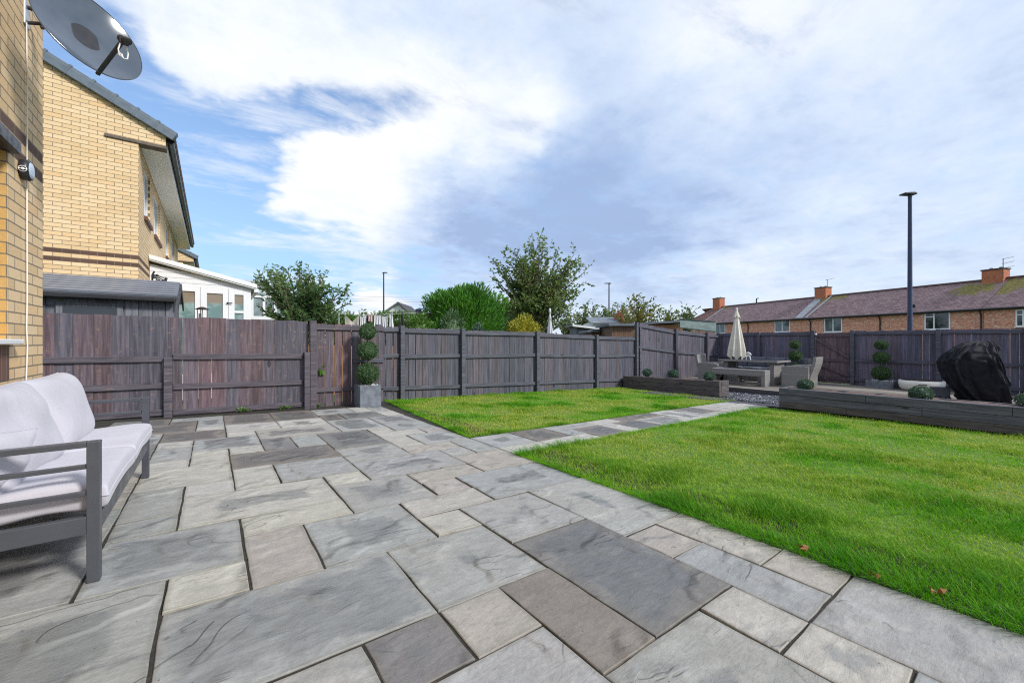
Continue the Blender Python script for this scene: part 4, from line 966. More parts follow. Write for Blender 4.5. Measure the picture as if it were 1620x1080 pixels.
# ---------------------------------------------------------------- leaves and plants
def leafquads(P, D, S, aspect=.42, curl=.15, rg=NP):
    n = len(P); D = D / np.maximum(np.linalg.norm(D, axis=1, keepdims=True), 1e-6)
    r = rg.normal(size=(n, 3)); X = np.cross(D, r); X /= np.maximum(np.linalg.norm(X, axis=1, keepdims=True), 1e-6); N_ = np.cross(X, D)
    S = np.asarray(S).reshape(-1, 1); a = aspect * S
    V = np.stack([P, P + D * S * .5 + X * a * .5 + N_ * S * curl, P + D * S - N_ * S * curl * .6, P + D * S * .5 - X * a * .5 + N_ * S * curl], 1)
    return V.reshape(-1, 3), np.arange(n * 4, dtype=np.int32).reshape(-1, 4)
def sphere_dirs(n, rg=NP):
    v = rg.normal(size=(n, 3)); return v / np.linalg.norm(v, axis=1, keepdims=True)
def blob_core(c, r, seed, k=1.0):
    mb = MB(); rs = np.random.default_rng(seed); tb = rs.random((12, 12))
    def f(u, v):
        a = u * 2 * math.pi; b_ = (v - .5) * math.pi; j = .9 + .12 * math.sin(a * 3 + seed) * math.cos(b_ * 4)
        return V3((c[0] + r[0] * j * k * math.cos(b_) * math.cos(a), c[1] + r[1] * j * k * math.cos(b_) * math.sin(a), c[2] + r[2] * j * k * math.sin(b_)))
    mb.grid(f, 20, 11, closed_u=True); return mb
def clipped_ball(c, r, n, size, mat, name, parent=None, squash=1.0, rough=.06):
    d = sphere_dirs(n); lump = 1 + rough * np.sin(d[:, :1] * 7 + c[0]) * np.cos(d[:, 1:2] * 6 + c[2] * 5) + NP.normal(size=(n, 1)) * .035
    P = np.array(c) + d * r * lump * np.array([1, 1, squash]) * .93; D = d + NP.normal(size=(n, 3)) * .65
    V, Fq = leafquads(P, D, size * NP.uniform(.6, 1.25, n), .5, .1)
    core = blob_core(c, (r, r, r * squash), 3, .90); nv = len(V)
    V = np.concatenate([V, np.array([tuple(q) for q in core.v], np.float32)]); Fq = np.concatenate([Fq, np.array(core.f, np.int32) + nv])
    return npmesh(name, V, Fq, mat, parent)
def bez(a, b_, c, t_): return a * (1 - t_) ** 2 + b_ * 2 * t_ * (1 - t_) + c * t_ ** 2
def tree(name, label, cat, base, forks, env, nb, ntw, nlf, lsize, mat, tr=.06, up=.4, twl=(.25, .55), aspect=.45, droop=.0, seed=1, group=None, stems=1, start=.35, bark='bark'):
    rs = random.Random(seed); rg = np.random.default_rng(seed); base = V3(base)
    root = thing(name, label, cat, base, group); wood = MB(); P = []; D = []; S = []
    cen = sum((V3(e[0]) * e[2] for e in env), V3((0, 0, 0))) / sum(e[2] for e in env)
    sts = []
    for k in range(stems):
        off = V3((rs.uniform(-1, 1), rs.uniform(-1, 1), 0)) * (.12 * (stems > 1)); top = V3((base.x + off.x * 4 + (cen.x - base.x) * .5, base.y + off.y * 4 + (cen.y - base.y) * .5, base.z + forks[1]))
        sts.append((base + off, top)); m_ = (base + off + top) / 2 + V3((rs.uniform(-.06, .06), rs.uniform(-.06, .06), 0))
        wood.tube([base + off, m_, top], [tr, tr * .85, tr * .6], 9)
    for k in range(nb):
        w = rs.random() * sum(e[2] for e in env)
        for e in env:
            w -= e[2]
            if w <= 0: break
        d = V3((rs.gauss(0, 1), rs.gauss(0, 1), rs.gauss(0, 1))).normalized(); rad = rs.uniform(.55, 1.0)
        tip = V3(e[0]) + V3((d.x * e[1][0], d.y * e[1][1], d.z * e[1][2])) * rad
        s0, s1 = rs.choice(sts); f = rs.uniform(forks[0], forks[1]) / forks[1]; st = s0 + (s1 - s0) * f
        mid = st + (tip - st) * .5 + V3((0, 0, up * (tip - st).length * .25)) + V3((rs.uniform(-.1, .1), rs.uniform(-.1, .1), 0)); mid.x += (st.x - tip.x) * .12; mid.y += (st.y - tip.y) * .12
        r0 = tr * rs.uniform(.28, .5); pts = [bez(st, mid, tip, q / 7) for q in range(8)]
        wood.tube(pts, [r0 * (1 - .85 * q / 7) + .003 for q in range(8)], 5, caps=False)
        for q in range(ntw):
            t_ = start + (1 - start) * (q + rs.random()) / ntw; a = bez(st, mid, tip, t_); tg = (bez(st, mid, tip, min(1, t_ + .06)) - bez(st, mid, tip, t_ - .05)).normalized()
            dr = (tg * .8 + V3((rs.gauss(0, .7), rs.gauss(0, .7), rs.gauss(up * .8, .5)))).normalized(); L = rs.uniform(*twl)
            b_ = a + dr * L; wood.tube([a, (a + b_) / 2 + V3((0, 0, .02)), b_], [.006, .004, .002], 3, caps=False)
            for i in range(nlf):
                g = (i + rs.random()) / nlf; p_ = a + (b_ - a) * g; P.append(p_)
                D.append(dr * .5 + V3((rs.gauss(0, .8), rs.gauss(0, .8), rs.gauss(.1 - droop, .5)))); S.append(lsize * rs.uniform(.6, 1.25))
    wood.build('trunk', M[bark], root)
    V, Fq = leafquads(np.array(P, np.float32), np.array(D, np.float32), np.array(S), aspect, .14, rg)
    npmesh('crown', V, Fq, M[mat], root); return root
# ---------------------------------------------------------------- topiary
topg = 'topiary trees of clipped balls in stone planters'
def topiary(label, x, y, z, pw, ph, balls, nl=2600, sq=.95):
    t_ = thing('topiary', label, 'topiary', (x, y, z), topg)
    mb = MB(); w = pw / 2; th = .028
    for a in ((-w, w, -w, -w + th), (-w, w, w - th, w), (-w, -w + th, -w + th + .0005, w - th - .0005), (w - th, w, -w + th + .0005, w - th - .0005)): mb.box(x + a[0], x + a[1], y + a[2], y + a[3], z, z + ph)
    mb.box(x - w + th, x + w - th, y - w + th, y + w - th, z, z + .03)
    mb.build('planter', M['stone_planter'], t_, bevel=.006)
    mb = MB(); mb.box(x - w + th + .001, x + w - th - .001, y - w + th + .001, y + w - th - .001, z + .031, z + ph - .035); so_ = mb.build('soil', M['soil'], t_)
    mb = MB(); rs = random.Random(int(x * 10))
    for k in range(60):
        q = V3((x + rs.uniform(-w, w) * .85, y + rs.uniform(-w, w) * .85, z + ph - .025 + rs.uniform(0, .02))); mb.lathe([(0, -.012), (.016, -.006), (.018, .004), (0, .012)], 6, q)
    mb.build('pebbles', M['ceramic'], t_)
    mb = MB(); mb.tube([(x, y, z + ph - .05), (x + .01, y, z + ph + .5), (x, y, balls[-1][0])], [.02, .018, .012], 8); mb.build('stem', M['bark'], t_)
    for zc, r in balls: clipped_ball((x, y, zc), r, int(nl * (r / .2) ** 2), .030, M['leaf_box'], 'clipped_ball', t_, sq, .02)
    return t_
topiary('three-ball clipped topiary in a square slate planter at the patio corner', 2.385, 7.80, fall(2.4, 7.8), .39, .41, [(.465, .205), (.905, .182), (1.27, .152)], 3800)
p = ZP(1393, 613.2, DZ); topiary('three-ball clipped topiary in a low trough beside the white fire bowl', p.x + .1, p.y, DZ, .60, .22, [(.15, .222), (.61, .19), (.975, .155)], 3400, .87)
p = T(1258, 560, 13.2); topiary('clipped topiary standing behind the rattan set, only its upper balls showing', p.x, p.y, DZ, .40, .24, [(.15, .222), (.61, .19), (.975, .155)], 3400, .87)
# ---------------------------------------------------------------- raised beds
def bed(label, y0, y1, x0f, x1f, depth, zt0, zt1, mats, splits):
    """face from (x0f,y0) to (x1f,y1); top level zt0..zt1"""
    b_ = thing('raised_bed', label, 'raised bed', ((x0f + x1f) / 2, y0, fall(x0f, y0)))
    A = V3((x0f, y0, 0)); B = V3((x1f, y1, 0)); d = (B - A); L = d.length; d.normalize(); n = V3((d.y, -d.x, 0)); n = n if n.x > 0 else -n
    hs = [.15, .135, .13]; top = 0
    for c, h in enumerate(hs):
        sp = splits[c]; 
        for k in range(len(sp) - 1):
            s0, s1 = sp[k] * L, sp[k + 1] * L
            za = zt0 + (zt1 - zt0) * s0 / L - top; zb_ = zt0 + (zt1 - zt0) * s1 / L - top; off = rf.uniform(-.006, .006)
            mb = MB(); mb.obox(A + d * (s0 + .002) + n * off + V3((0, 0, za - h + .002)), d * (s1 - s0 - .004) + V3((0, 0, zb_ - za)), n * .10, (0, 0, h - .004)); mb.build('sleeper', mats[min(c, len(mats) - 1)], b_, bevel=.006)
        if True:
            mb = MB(); mb.obox(A + n * .104 + V3((0, 0, zt0 - top - h + .002)), n * (depth - .104), d * .10, (0, 0, h - .004)); mb.build('end_sleeper', M['end_grain'] if c < 3 else mats[0], b_, bevel=.006)
        top += h
    mb = MB(); mb.obox(A + n * (depth - .06) + d * .104 + V3((0, 0, zt0 - .40)), d * (L - .104) + V3((0, 0, zt1 - zt0)), n * .05, (0, 0, .385)); mb.build('back_board', mats[0], b_)
    mb = MB(); nn = 40; rs = random.Random(9)
    mb.grid(lambda u, v: A + d * (.10 + (L - .10) * u) + n * (.10 + (depth - .16) * v) + V3((0, 0, zt0 + (zt1 - zt0) * u - .03 + rs.uniform(-.012, .022))), nn, 6); mb.build('soil', M['soil'], b_)
    return b_
M['end_grain'] = stained_wood('end_grain', (.10, .085, .08), (.135, .115, .105), (.16, .13, .115), 'x', worn=.06, wornc=(.24, .13, .06))
bed('brown timber sleeper bed with three shrubs at the corner of the smaller lawn', 5.22, 8.5, 10.75, 10.98, .46, .03, -.07, [M['sleeper']], [[0, .55, 1], [0, .3, .8, 1], [0, .5, 1]])
bed('long dark sleeper bed along the far side of the larger lawn', 3.42, -2.2, 9.60, 9.58, .62, .105, .105, [M['sleeper_grey'], M['sleeper_grey'], M['sleeper']], [[0, .25, .55, 1], [0, .38, .8, 1], [0, .2, .62, 1]])
bg = 'clipped round shrubs in the raised beds'
def ball_shrub(label, p, r, sq=.85):
    t_ = thing('round_shrub', label, 'shrub', p - V3((0, 0, r * .8)), bg)
    clipped_ball((p.x, p.y, p.z), r, int(2600 * (r / .2) ** 2), .034, M['leaf_hebe'], 'foliage', t_, sq, .03)
    mb = MB(); mb.tube([p - V3((0, 0, r * .9)), p], .015, 6); mb.build('stem', M['bark'], t_)
def bedpt(px, py, x): return XP(px, py, x)
for lab, px, py, rp, x in (('small round blue-green shrub nearest the slatted fence post', 1024, 589, 8.5, 11.15), ('small round blue-green shrub in the middle of the brown sleeper bed', 1065, 590.5, 8.8, 11.1), ('small round blue-green shrub at the front end of the brown sleeper bed', 1122.5, 595.5, 10, 11.0), ('round blue-green shrub on the bed corner below the rattan armchair', 1274, 609, 12.6, 9.92), ('wide round blue-green shrub in front of the white fire bowl', 1457, 623, 17, 9.9), ('round blue-green shrub beside the covered barbecue, cut off by the frame', 1624, 633, 14, 9.9)):
    p = bedpt(px, py, x); t_ = p.x * SS + p.y * CC; ball_shrub(lab, p, rp * t_ / F * .80)
# ---------------------------------------------------------------- outdoor sofa
sofa = thing('outdoor_sofa', 'grey metal framed garden sofa with white cushions against the house wall', 'sofa', (-.72, 3.5, -.01))
SX0, SX1, SY0, SY1 = -1.02, -.43, 2.61, 4.39
def gz(y): return fall(-.5, y)
W = .045
mb = MB()
for y in (SY0, SY1):
    mb = MB(); mb.box(SX1 - .022, SX1 + .022, y - W / 2, y + W / 2, gz(y), .628); mb.build('front_leg', M['frame_grey'], sofa, bevel=.003)
    mb = MB(); mb.box(SX0 - .022, SX0 + .022, y - W / 2, y + W / 2, gz(y), .628); mb.build('back_leg', M['frame_grey'], sofa, bevel=.003)
    mb = MB(); mb.box(SX0 + .0225, SX1 - .0225, y - W / 2, y + W / 2, .603, .628)
    for z in ((.505, .525), (.385, .405)) : mb.box(SX0 + .0225, SX1 - .0225, y - .012, y + .012, *z)
    mb.build('arm', M['frame_grey'], sofa, bevel=.003)
mb = MB()
for y in (SY0, SY1): mb.box(SX0 + .0225, SX1 - .0225, y - .018, y + .018, .212, .292)
mb.box(SX1 - .018, SX1 + .018, SY0 + .023, SY1 - .023, .212, .292); mb.box(SX0 - .018, SX0 + .018, SY0 + .023, SY1 - .023, .212, .292)
for k in range(7): mb.box(SX0 + .0185, SX1 - .0185, SY0 + .2 + k * .23, SY0 + .24 + k * .23, .27, .288)
mb.build('seat_frame', M['frame_grey'], sofa, bevel=.003)
mb = MB()
for z in ((.74, .77), (.5, .52)): mb.box(SX0 - .012, SX0 + .012, SY0 + .023, SY1 - .023, *z)
mb.box(SX0 - .02, SX0 + .02, SY0 - .02, SY0 + .02, .629, .77); mb.box(SX0 - .02, SX0 + .02, SY1 - .02, SY1 + .02, .629, .77)
mb.build('back_frame', M['frame_grey'], sofa, bevel=.003)
def cushion(name, c, U, Vv, W_, hu, hv, hw, p_, q_, par, seed, wr=.006, dome=.0):
    """soft cushion: half sizes hu, hv in the plane, hw thickness; p,q round the edge"""
    U, Vv, W_ = V3(U).normalized(), V3(Vv).normalized(), V3(W_).normalized(); c = V3(c); mb = MB(); n = 30; rs = random.Random(seed)
    ph = [(rs.uniform(0, 6), rs.uniform(0, 6), rs.uniform(2, 6), rs.uniform(2, 6)) for _ in range(5)]
    def th(a, b_): return max(0, (1 - abs(a) ** p_) * (1 - abs(b_) ** p_)) ** q_
    def wv(a, b_): return sum(math.sin(a * k1 + f1) * math.sin(b_ * k2 + f2) for f1, f2, k1, k2 in ph) * wr
    def pt(s, side):
        a, b_ = (-math.cos(s[0] * math.pi), -math.cos(s[1] * math.pi)); pull = 1 - .035 * (1 - abs(a) ** 2) * abs(b_) - .0 ; pull2 = 1 - .035 * (1 - abs(b_) ** 2) * abs(a)
        t_ = th(a, b_)
        return c + U * (a * hu * pull2) + Vv * (b_ * hv * pull) + W_ * (side * hw * t_ * (1 + dome * (1 - a * a) * (1 - b_ * b_)) + wv(a, b_) * t_)
    mb.grid(lambda u, v: pt((u, v), 1), n, n); mb.grid(lambda u, v: pt((1 - u, v), -1), n, n)
    o = mb.build(name, M['cushion'], par)
    ring = [pt((k / 24, 0), 0) for k in range(25)] + [pt((1, k / 24), 0) for k in range(1, 25)] + [pt((1 - k / 24, 1), 0) for k in range(1, 25)] + [pt((0, 1 - k / 24), 0) for k in range(1, 25)]
    mb = MB(); mb.tube(ring, .0045, 6, caps=False); mb.build('piping', M['cushion'], o); return o
ym = (SY0 + SY1) / 2
for k, (a, b_) in enumerate(((SY0 + .03, ym - .003), (ym + .003, SY1 - .03))):
    cushion('seat_cushion', (-.70, (a + b_) / 2, .363), (1, 0, 0), (0, 1, 0), (0, 0, 1), .312, (b_ - a) / 2, .068, 12, .17, sofa, 5 + k, .004, .10)
for k, y in enumerate((SY0 + .50, SY1 - .42)):
    cushion('back_cushion', (-.835, y, .612), (-.30, .0, 1), (.02 - .04 * k, 1, 0), (1, 0, .30), .245, .43, .105, 5, .36, sofa, 11 + k, .007, .22)
sc_ = cushion('scatter_cushion', (-.79, 2.74, .53), (.42, .12, .9), (.25, 1, -.12), (.9, -.2, -.42), .17, .17, .07, 3, .5, None, 31, .006, .3)
tag(sc_, 'small white scatter cushion propped at the near end of the garden sofa', 'cushion')
# ---------------------------------------------------------------- rattan set on the deck
def rattan(name, c1, c2):
    m, t, b = newmat(name); p = t.obj(); x, y, z = t.sep(p)
    h = t.math('ADD', x, y)
    wz = t.math('SINE', t.math('MULTIPLY', z, 2 * math.pi / .022)); wh = t.math('SINE', t.math('MULTIPLY', h, 2 * math.pi / .05))
    sg = t.math('SIGN', wh); wv = t.math('ABSOLUTE', t.math('SINE', t.math('ADD', t.math('MULTIPLY', z, math.pi / .022), t.math('MULTIPLY', sg, math.pi / 4))))
    bd = t.mapr(t.noise(t.comb(0., 0., t.math('MULTIPLY', z, 22.)), 1., 3), .3, .7)
    c = t.mix(bd, c1, c2); c = t.mix(t.mapr(wv, 0., .5), t.vmath('SCALE', c, scale=.35), c)
    c = t.mix(t.mapr(t.noise(p, 60, 3), .3, .7, 0, .3), c, t.vmath('SCALE', c, scale=.6))
    pbr(t, b, c, .55, t.bump(wv, .8, .006)); return m
M['rattan'] = rattan('rattan', (.22, .21, .21), (.33, .31, .29)); M['table_glass'] = glass('table_glass', (.16, .17, .18), .06)
M['seat_pad'] = fabric('seat_pad', (.42, .40, .39), crease=.3)
M['seat_dark'] = fabric('seat_dark', (.085, .095, .125), crease=.4)
def rbox(name, par, *boxes, mat='rattan', bv=.012):
    mb = MB()
    for q in boxes: mb.box(*q)
    return mb.build(name, M[mat], par, bevel=bv)
z0 = DZ
bn = thing('rattan_bench', 'long grey rattan bench at the open front of the dining set', 'bench', (13.35, 5.75, z0))
rbox('seat', bn, (13.18, 13.56, 5.17, 6.55, z0 + .30, z0 + .49)); rbox('end_panel', bn, (13.18, 13.56, 5.06, 5.168, z0, z0 + .492)); rbox('end_panel', bn, (13.18, 13.56, 6.552, 6.66, z0, z0 + .492))
rbox('stretcher', bn, (13.34, 13.40, 5.17, 6.55, z0 + .03, z0 + .08)); rbox('leg', bn, (13.34, 13.40, 5.86, 5.92, z0 + .081, z0 + .299))
tb = thing('dining_table', 'grey rattan dining table with a glass top behind the bench', 'table', (14.3, 5.85, z0))
rbox('tabletop', tb, (13.78, 14.85, 4.95, 6.75, z0 + .70, z0 + .755)); mb = MB(); mb.box(13.80, 14.83, 4.97, 6.73, z0 + .757, z0 + .765); mb.build('glass', M['table_glass'], tb)
rbox('pedestal', tb, (13.9, 14.7, 5.08, 5.22, z0, z0 + .698)); rbox('pedestal', tb, (13.9, 14.7, 6.48, 6.62, z0, z0 + .698))
rbox('stretcher', tb, (14.2, 14.4, 5.222, 6.478, z0 + .1, z0 + .16))
def armchair(label, x, y, s):                      # s=+1 faces +y (back on the -y side)
    c = thing('rattan_armchair', label, 'armchair', (x, y, z0), 'rattan armchairs at the two ends of the table')
    def B(x0, x1, ya, yb, za, zb_, nm): 
        a, b_ = sorted((y + s * ya, y + s * yb)); return rbox(nm, c, (x + x0, x + x1, a, b_, z0 + za, z0 + zb_))
    B(-.30, .30, -.26, .32, .16, .38, 'seat'); 
    for x_ in (-.40, .302): 
        mb = MB(); ya, yb = y - s * .34, y + s * .34
        prof = [(ya, .0), (yb, .0), (yb, .60), (y + s * .2, .635), (y - s * .1, .645), (ya - s * .02, .62)]
        mb.prism([(x + x_, q, z0 + h) for q, h in prof], (.098, 0, 0)); mb.build('arm', M['rattan'], c, bevel=.015)
    mb = MB(); n = 10
    for f0, f1_ in ((0, 1),):
        L = []
        for k in range(n + 1):
            h = .0 + .90 * k / n; lean = -.30 - .02 + .055 * math.cos(k / n * math.pi * 1.3) - .20 * max(0, (k / n - .4)) ** 1.3; L.append((y + s * (lean - .06), z0 + h))
        poly = [(x - .30, a, b_) for a, b_ in L] + [(x - .30, a + s * .085, b_) for a, b_ in reversed(L)]
        mb.prism(poly, (.60, 0, 0))
    mb.build('backrest', M['rattan'], c, bevel=.012)
    p_ = cushion('seat_cushion', (x, y + s * .03, z0 + .43), (1, 0, 0), (0, 1, 0), (0, 0, 1), .29, .29, .05, 8, .25, c, 3); p_.data.materials[0] = M['seat_pad']; p_.children[0].data.materials[0] = M['seat_pad']
    return c
armchair('grey rattan armchair with a tall curved back at the gate end of the table', 14.22, 4.52, 1)
armchair('low-looking grey rattan armchair behind the brown sleeper bed, facing the table', 14.0, 7.0, -1)
cs_ = thing('rattan_sofa', 'long grey rattan sofa behind the dining table along the far fence', 'sofa', (15.5, 5.9, z0))
rbox('base', cs_, (15.1, 15.75, 4.75, 7.25, z0, z0 + .32)); rbox('backrest', cs_, (15.76, 15.9, 4.7, 7.3, z0, z0 + .80)); rbox('arm', cs_, (15.1, 15.758, 4.60, 4.748, z0, z0 + .60)); rbox('arm', cs_, (15.1, 15.758, 7.252, 7.40, z0, z0 + .60))
for k in range(4):
    p_ = cushion('seat_cushion', (15.42, 5.06 + k * .61, z0 + .39), (1, 0, 0), (0, 1, 0), (0, 0, 1), .32, .30, .07, 8, .25, cs_, 40 + k); p_.data.materials[0] = M['seat_dark']; p_.children[0].data.materials[0] = M['seat_dark']
    p_ = cushion('back_cushion', (15.66, 5.06 + k * .61, z0 + .62), (0.15, 0, 1), (0, 1, 0), (1, 0, -.15), .19, .30, .07, 4, .35, cs_, 50 + k); p_.data.materials[0] = M['seat_dark']; p_.children[0].data.materials[0] = M['seat_dark']
for k, (y, lab) in enumerate(((5.38, 'dark padded rattan stool tucked under the gate end of the table'), (6.32, 'dark padded rattan stool tucked under the far end of the table'))):
    s_ = thing('rattan_stool', lab, 'stool', (14.0, y, z0), 'rattan stools under the table')
    rbox('base', s_, (13.84, 14.22, y - .16, y + .16, z0, z0 + .40), bv=.02); p_ = cushion('seat_cushion', (14.03, y, z0 + .45), (1, 0, 0), (0, 1, 0), (0, 0, 1), .19, .16, .045, 8, .25, s_, 60 + k); p_.data.materials[0] = M['seat_dark']; p_.children[0].data.materials[0] = M['seat_dark']
# white ornament
p = V3((14.25, 5.98, z0 + .766)); mb = MB(); q = lambda a, b_, c: p + V3((0, -a, b_)) + V3((c, 0, 0))
mb.tube([q(-.06, .0, 0), q(-.05, .06, 0), q(-.03, .11, 0), q(.0, .14, 0)], [.016, .018, .02, .024], 8); mb.tube([q(.07, .0, .02), q(.05, .06, .02), q(.02, .12, .01), q(-.02, .15, 0)], [.016, .018, .022, .03], 8)
mb.tube([q(-.08, .15, 0), q(-.05, .20, 0), q(0, .215, 0), q(.06, .19, 0), q(.10, .15, 0)], [.018, .028, .032, .028, .014], 8); mb.tube([q(-.03, .14, 0), q(.03, .15, 0), q(.08, .11, .0)], [.02, .022, .012], 8)
tag(mb.build('table_ornament', M['ceramic']), 'white looped ceramic ornament standing on the glass dining table', 'ornament')
# closed parasol
def parasol(label, base, z_tip, z_bot, R0, mat, nf=8, pole='galv', seed=1):
    t_ = thing('closed_parasol', label, 'parasol', base); rs = random.Random(seed); H = z_tip - z_bot; ph = [rs.uniform(-.5, .5) for _ in range(nf)]
    def f(u, v):
        a = u * 2 * math.pi; r = R0 * (.10 + .92 * v ** .85) * (1 - .10 * max(0, v - .8) / .2); fl = math.cos(nf * a + .6 * math.sin(a)); k = .07 + .26 * v
        r *= 1 + k * fl * (1.0 if fl > 0 else .75); z = z_tip - .16 - (H - .16) * v
        if v > .97: z += .07 * fl - .02
        return V3((base[0] + r * math.cos(a), base[1] + r * math.sin(a), z))
    mb = MB(); mb.grid(f, 96, 26, closed_u=True); mb.grid(lambda u, v: f(1 - u, v) * 1 + (V3((base[0], base[1], f(u, v).z)) - f(1 - u, v)) * .06, 96, 26, closed_u=True); mb.build('canopy', M[mat], t_)
    mb = MB()
    def g(u, v):
        a = u * 2 * math.pi; r = R0 * (.07 + .33 * v) * (1 + (.06 + .16 * v) * math.cos(nf * a)); return V3((base[0] + r * math.cos(a), base[1] + r * math.sin(a), z_tip - .03 - .27 * v * (1 + .12 * math.cos(nf * a) * v)))
    mb.grid(g, 64, 8, closed_u=True); mb.build('top_flap', M[mat], t_)
    mb = MB(); mb.lathe([(0, z_tip + .03), (.028, z_tip + .02), (.035, z_tip - .06), (.03, z_tip - .1)], 14, (base[0], base[1], 0)); mb.build('finial', M[mat], t_)
    mb = MB(); mb.tube([(base[0], base[1], base[2]), (base[0], base[1], z_tip - .08)], .022, 12); mb.build('pole', M[pole], t_)
    mb = MB(); mb.lathe([(0, 0), (.26, 0), (.26, .05), (.2, .075), (.04, .09), (.04, .25), (0, .25)], 24, base); mb.build('base', M['black'], t_)
p = T(1165.5, 540, 13.9); parasol('closed cream parasol standing behind the rattan dining table', (p.x, p.y, DZ), T(1164, 488, 13.9).z, T(1165, 565, 13.9).z, .255, 'parasol', seed=3)
# ---------------------------------------------------------------- fire bowl
p = ZP(1453, 619.5, DZ) + V3((.4, 0, 0)); rb = 26.5 / F * (p.x * SS + p.y * CC)
fb = thing('fire_bowl', 'shallow cream stone fire bowl on the deck by the far fence', 'fire pit', p)
mb = MB(); mb.lathe([(0, 0), (rb * .70, 0), (rb * .86, .025), (rb * .96, .09), (rb, .18), (rb, .27), (rb * .95, .285), (rb * .90, .275), (rb * .88, .20), (rb * .5, .12), (0, .10)], 48, p); mb.build('bowl', M['firebowl'], fb)
mb = MB(); mb.lathe([(0, .305), (rb * .6, .305), (rb * .86, .295), (rb * .885, .275), (rb * .8, .26), (0, .26)], 40, p); mb.build('cover', M['bowl_dark'], fb)
d_ = V3((-p.x, -p.y, 0)).normalized(); r_ = V3((-d_.y, d_.x, 0)); q = p + d_ * (rb * .985)
mb = MB(); mb.obox(q + r_ * (-.06) + V3((0, 0, .185)) - d_ * .02, r_ * .17, d_ * .03, (0, 0, .022)); mb.build('vent', M['black'], fb)
# ---------------------------------------------------------------- covered barbecue
pb = ZP(1545, 636, DZ) ; vd = V3((SS, CC, 0)); rt = V3((CC, -SS, 0)); tb_ = pb.x * SS + pb.y * CC; sc = tb_ / F
bq = thing('covered_barbecue', 'barbecue under a creased black cover beside the sleeper bed', 'barbecue', pb)
cxp = 1545
from mathutils import noise as MN
th_ = math.radians(30); vd2 = vd * math.cos(th_) + rt * math.sin(th_); rt2 = rt * math.cos(th_) - vd * math.sin(th_)
CS = .79
rings = [(636, 1517, 1601, .36), (629, 1510, 1600, .38), (619, 1503, 1598.5, .40), (609, 1495, 1597, .42), (598, 1490, 1594, .42), (584, 1485, 1592, .42), (573, 1484, 1590, .41), (564, 1489, 1587, .40), (557, 1497, 1583, .37), (550, 1507, 1580, .34), (544, 1518, 1577, .30), (541, 1528, 1573, .24), (540, 1536, 1568, .12)]
def ring_pts(py, c, hw, dep, n=48):
    out = []
    for i in range(n):
        a = 2 * math.pi * i / n; ca, sa = math.cos(a), math.sin(a); X = math.copysign(abs(ca) ** .42, ca); Yv = math.copysign(abs(sa) ** .42, sa)
        q = pb + rt * c + rt2 * (X * hw) + vd2 * (Yv * dep); out.append(CX + F * (q.x * CC - q.y * SS) / (q.x * SS + q.y * CC))
    return min(out), max(out)
def fit_rings():
    out = []
    for py, l, r, dep in rings:
        dep *= .78; hw = (r - l) / 2 * sc * .7; c = ((l + r) / 2 - cxp) * sc; l2, r2 = l + 4, r - 4
        for _ in range(25):
            dep = min(dep, hw * .85); a, b_ = ring_pts(py, c, hw, dep); k = (r2 - l2) / (b_ - a); hw = max(.05, hw * (1 + (k - 1) * 1.1)); c += ((l2 + r2) / 2 - (a + b_) / 2) * sc * .9
        out.append((py, c, hw, dep))
    return out
def ring_at(v):
    k = v * (len(FR) - 1); i = min(int(k), len(FR) - 2); f = k - i; return [FR[i][q] * (1 - f) + FR[i + 1][q] * f for q in range(4)]
FR = fit_rings()
def bbq(u, v):
    py, c, hw, dep = ring_at(v); a = u * 2 * math.pi; ca, sa = math.cos(a), math.sin(a); e = .42
    X = math.copysign(abs(ca) ** e, ca); Yv = math.copysign(abs(sa) ** e, sa); pass
    q_ = V3((X * 1.6 + v * .8, Yv * 1.6 + c, v * 1.9 + 3.1)); n_ = MN.noise(q_ * 1.25); n2_ = MN.noise(q_ * 2.9 + V3((5, 1, 2)))
    fold0 = (1 - v) ** .8 * (.034 * math.sin(a * 9 + 3 * v) + .024 * abs(math.sin(a * 8 - 4 * v + 1)) + .006 * math.sin(a * 29 + 2)) + .012 * math.sin(a * 5 + v * 10) * math.sin(v * 7 + a * 2)
    fold = fold0 * .55 + .055 * max(0, 1 - abs(n_) * 4.5) + .03 * max(0, 1 - abs(n2_) * 4) - .02
    zz = CAMZ + (540 - py) * sc + .018 * math.sin(a * 4 + 1) * (v > .5)
    if v < .02: zz += .02 * math.sin(a * 6)
    return pb + rt * c + rt2 * (X * (hw + fold)) + vd2 * (Yv * (dep + fold)) + V3((0, 0, zz - pb.z))
mb = MB(); mb.grid(bbq, 220, 100, closed_u=True); top = [bbq(i / 220, 1) for i in range(220)]; mb.add(top, [tuple(range(220))], 0, True)
m_, t_, b_ = newmat('bbq_cover'); p_ = t_.obj()
cr = t_.noise(p_, 2.2, 2, .45, 1.2); c2_ = t_.noise(t_.mapping(p_, (1, 1, .35)), 4, 2, .5, 1.)
pbr(t_, b_, t_.mix(t_.mapr(t_.noise(p_, 8, 4), .3, .7), (.006, .006, .010), (.012, .012, .019)), .75, t_.bump(t_.math('ADD', cr, t_.math('MULTIPLY', c2_, .6)), .25, .10)); M['bbq_cover'] = m_; b_.inputs['Specular IOR Level'].default_value = .28
mb.build('cover', M['bbq_cover'], bq)
mb = MB(); l0 = pb + rt * ((1499 - cxp) * sc) + vd * .30
mb.obox(l0, rt2 * (20 * sc), vd2 * .25, (0, 0, .30)); mb.build('cabinet', plain('bbq_cab', (.045, .048, .065), .5, .2, .15, 5), bq, bevel=.02)
mb = MB()
for k in range(2): mb.lathe([(0, -.02), (.05, -.02), (.05, .02), (0, .02)], 16, l0 + rt2 * (.08 + .16 * k) - vd2 * .02 + V3((0, 0, .05)), tuple(vd))
mb.build('wheel', M['black'], bq)
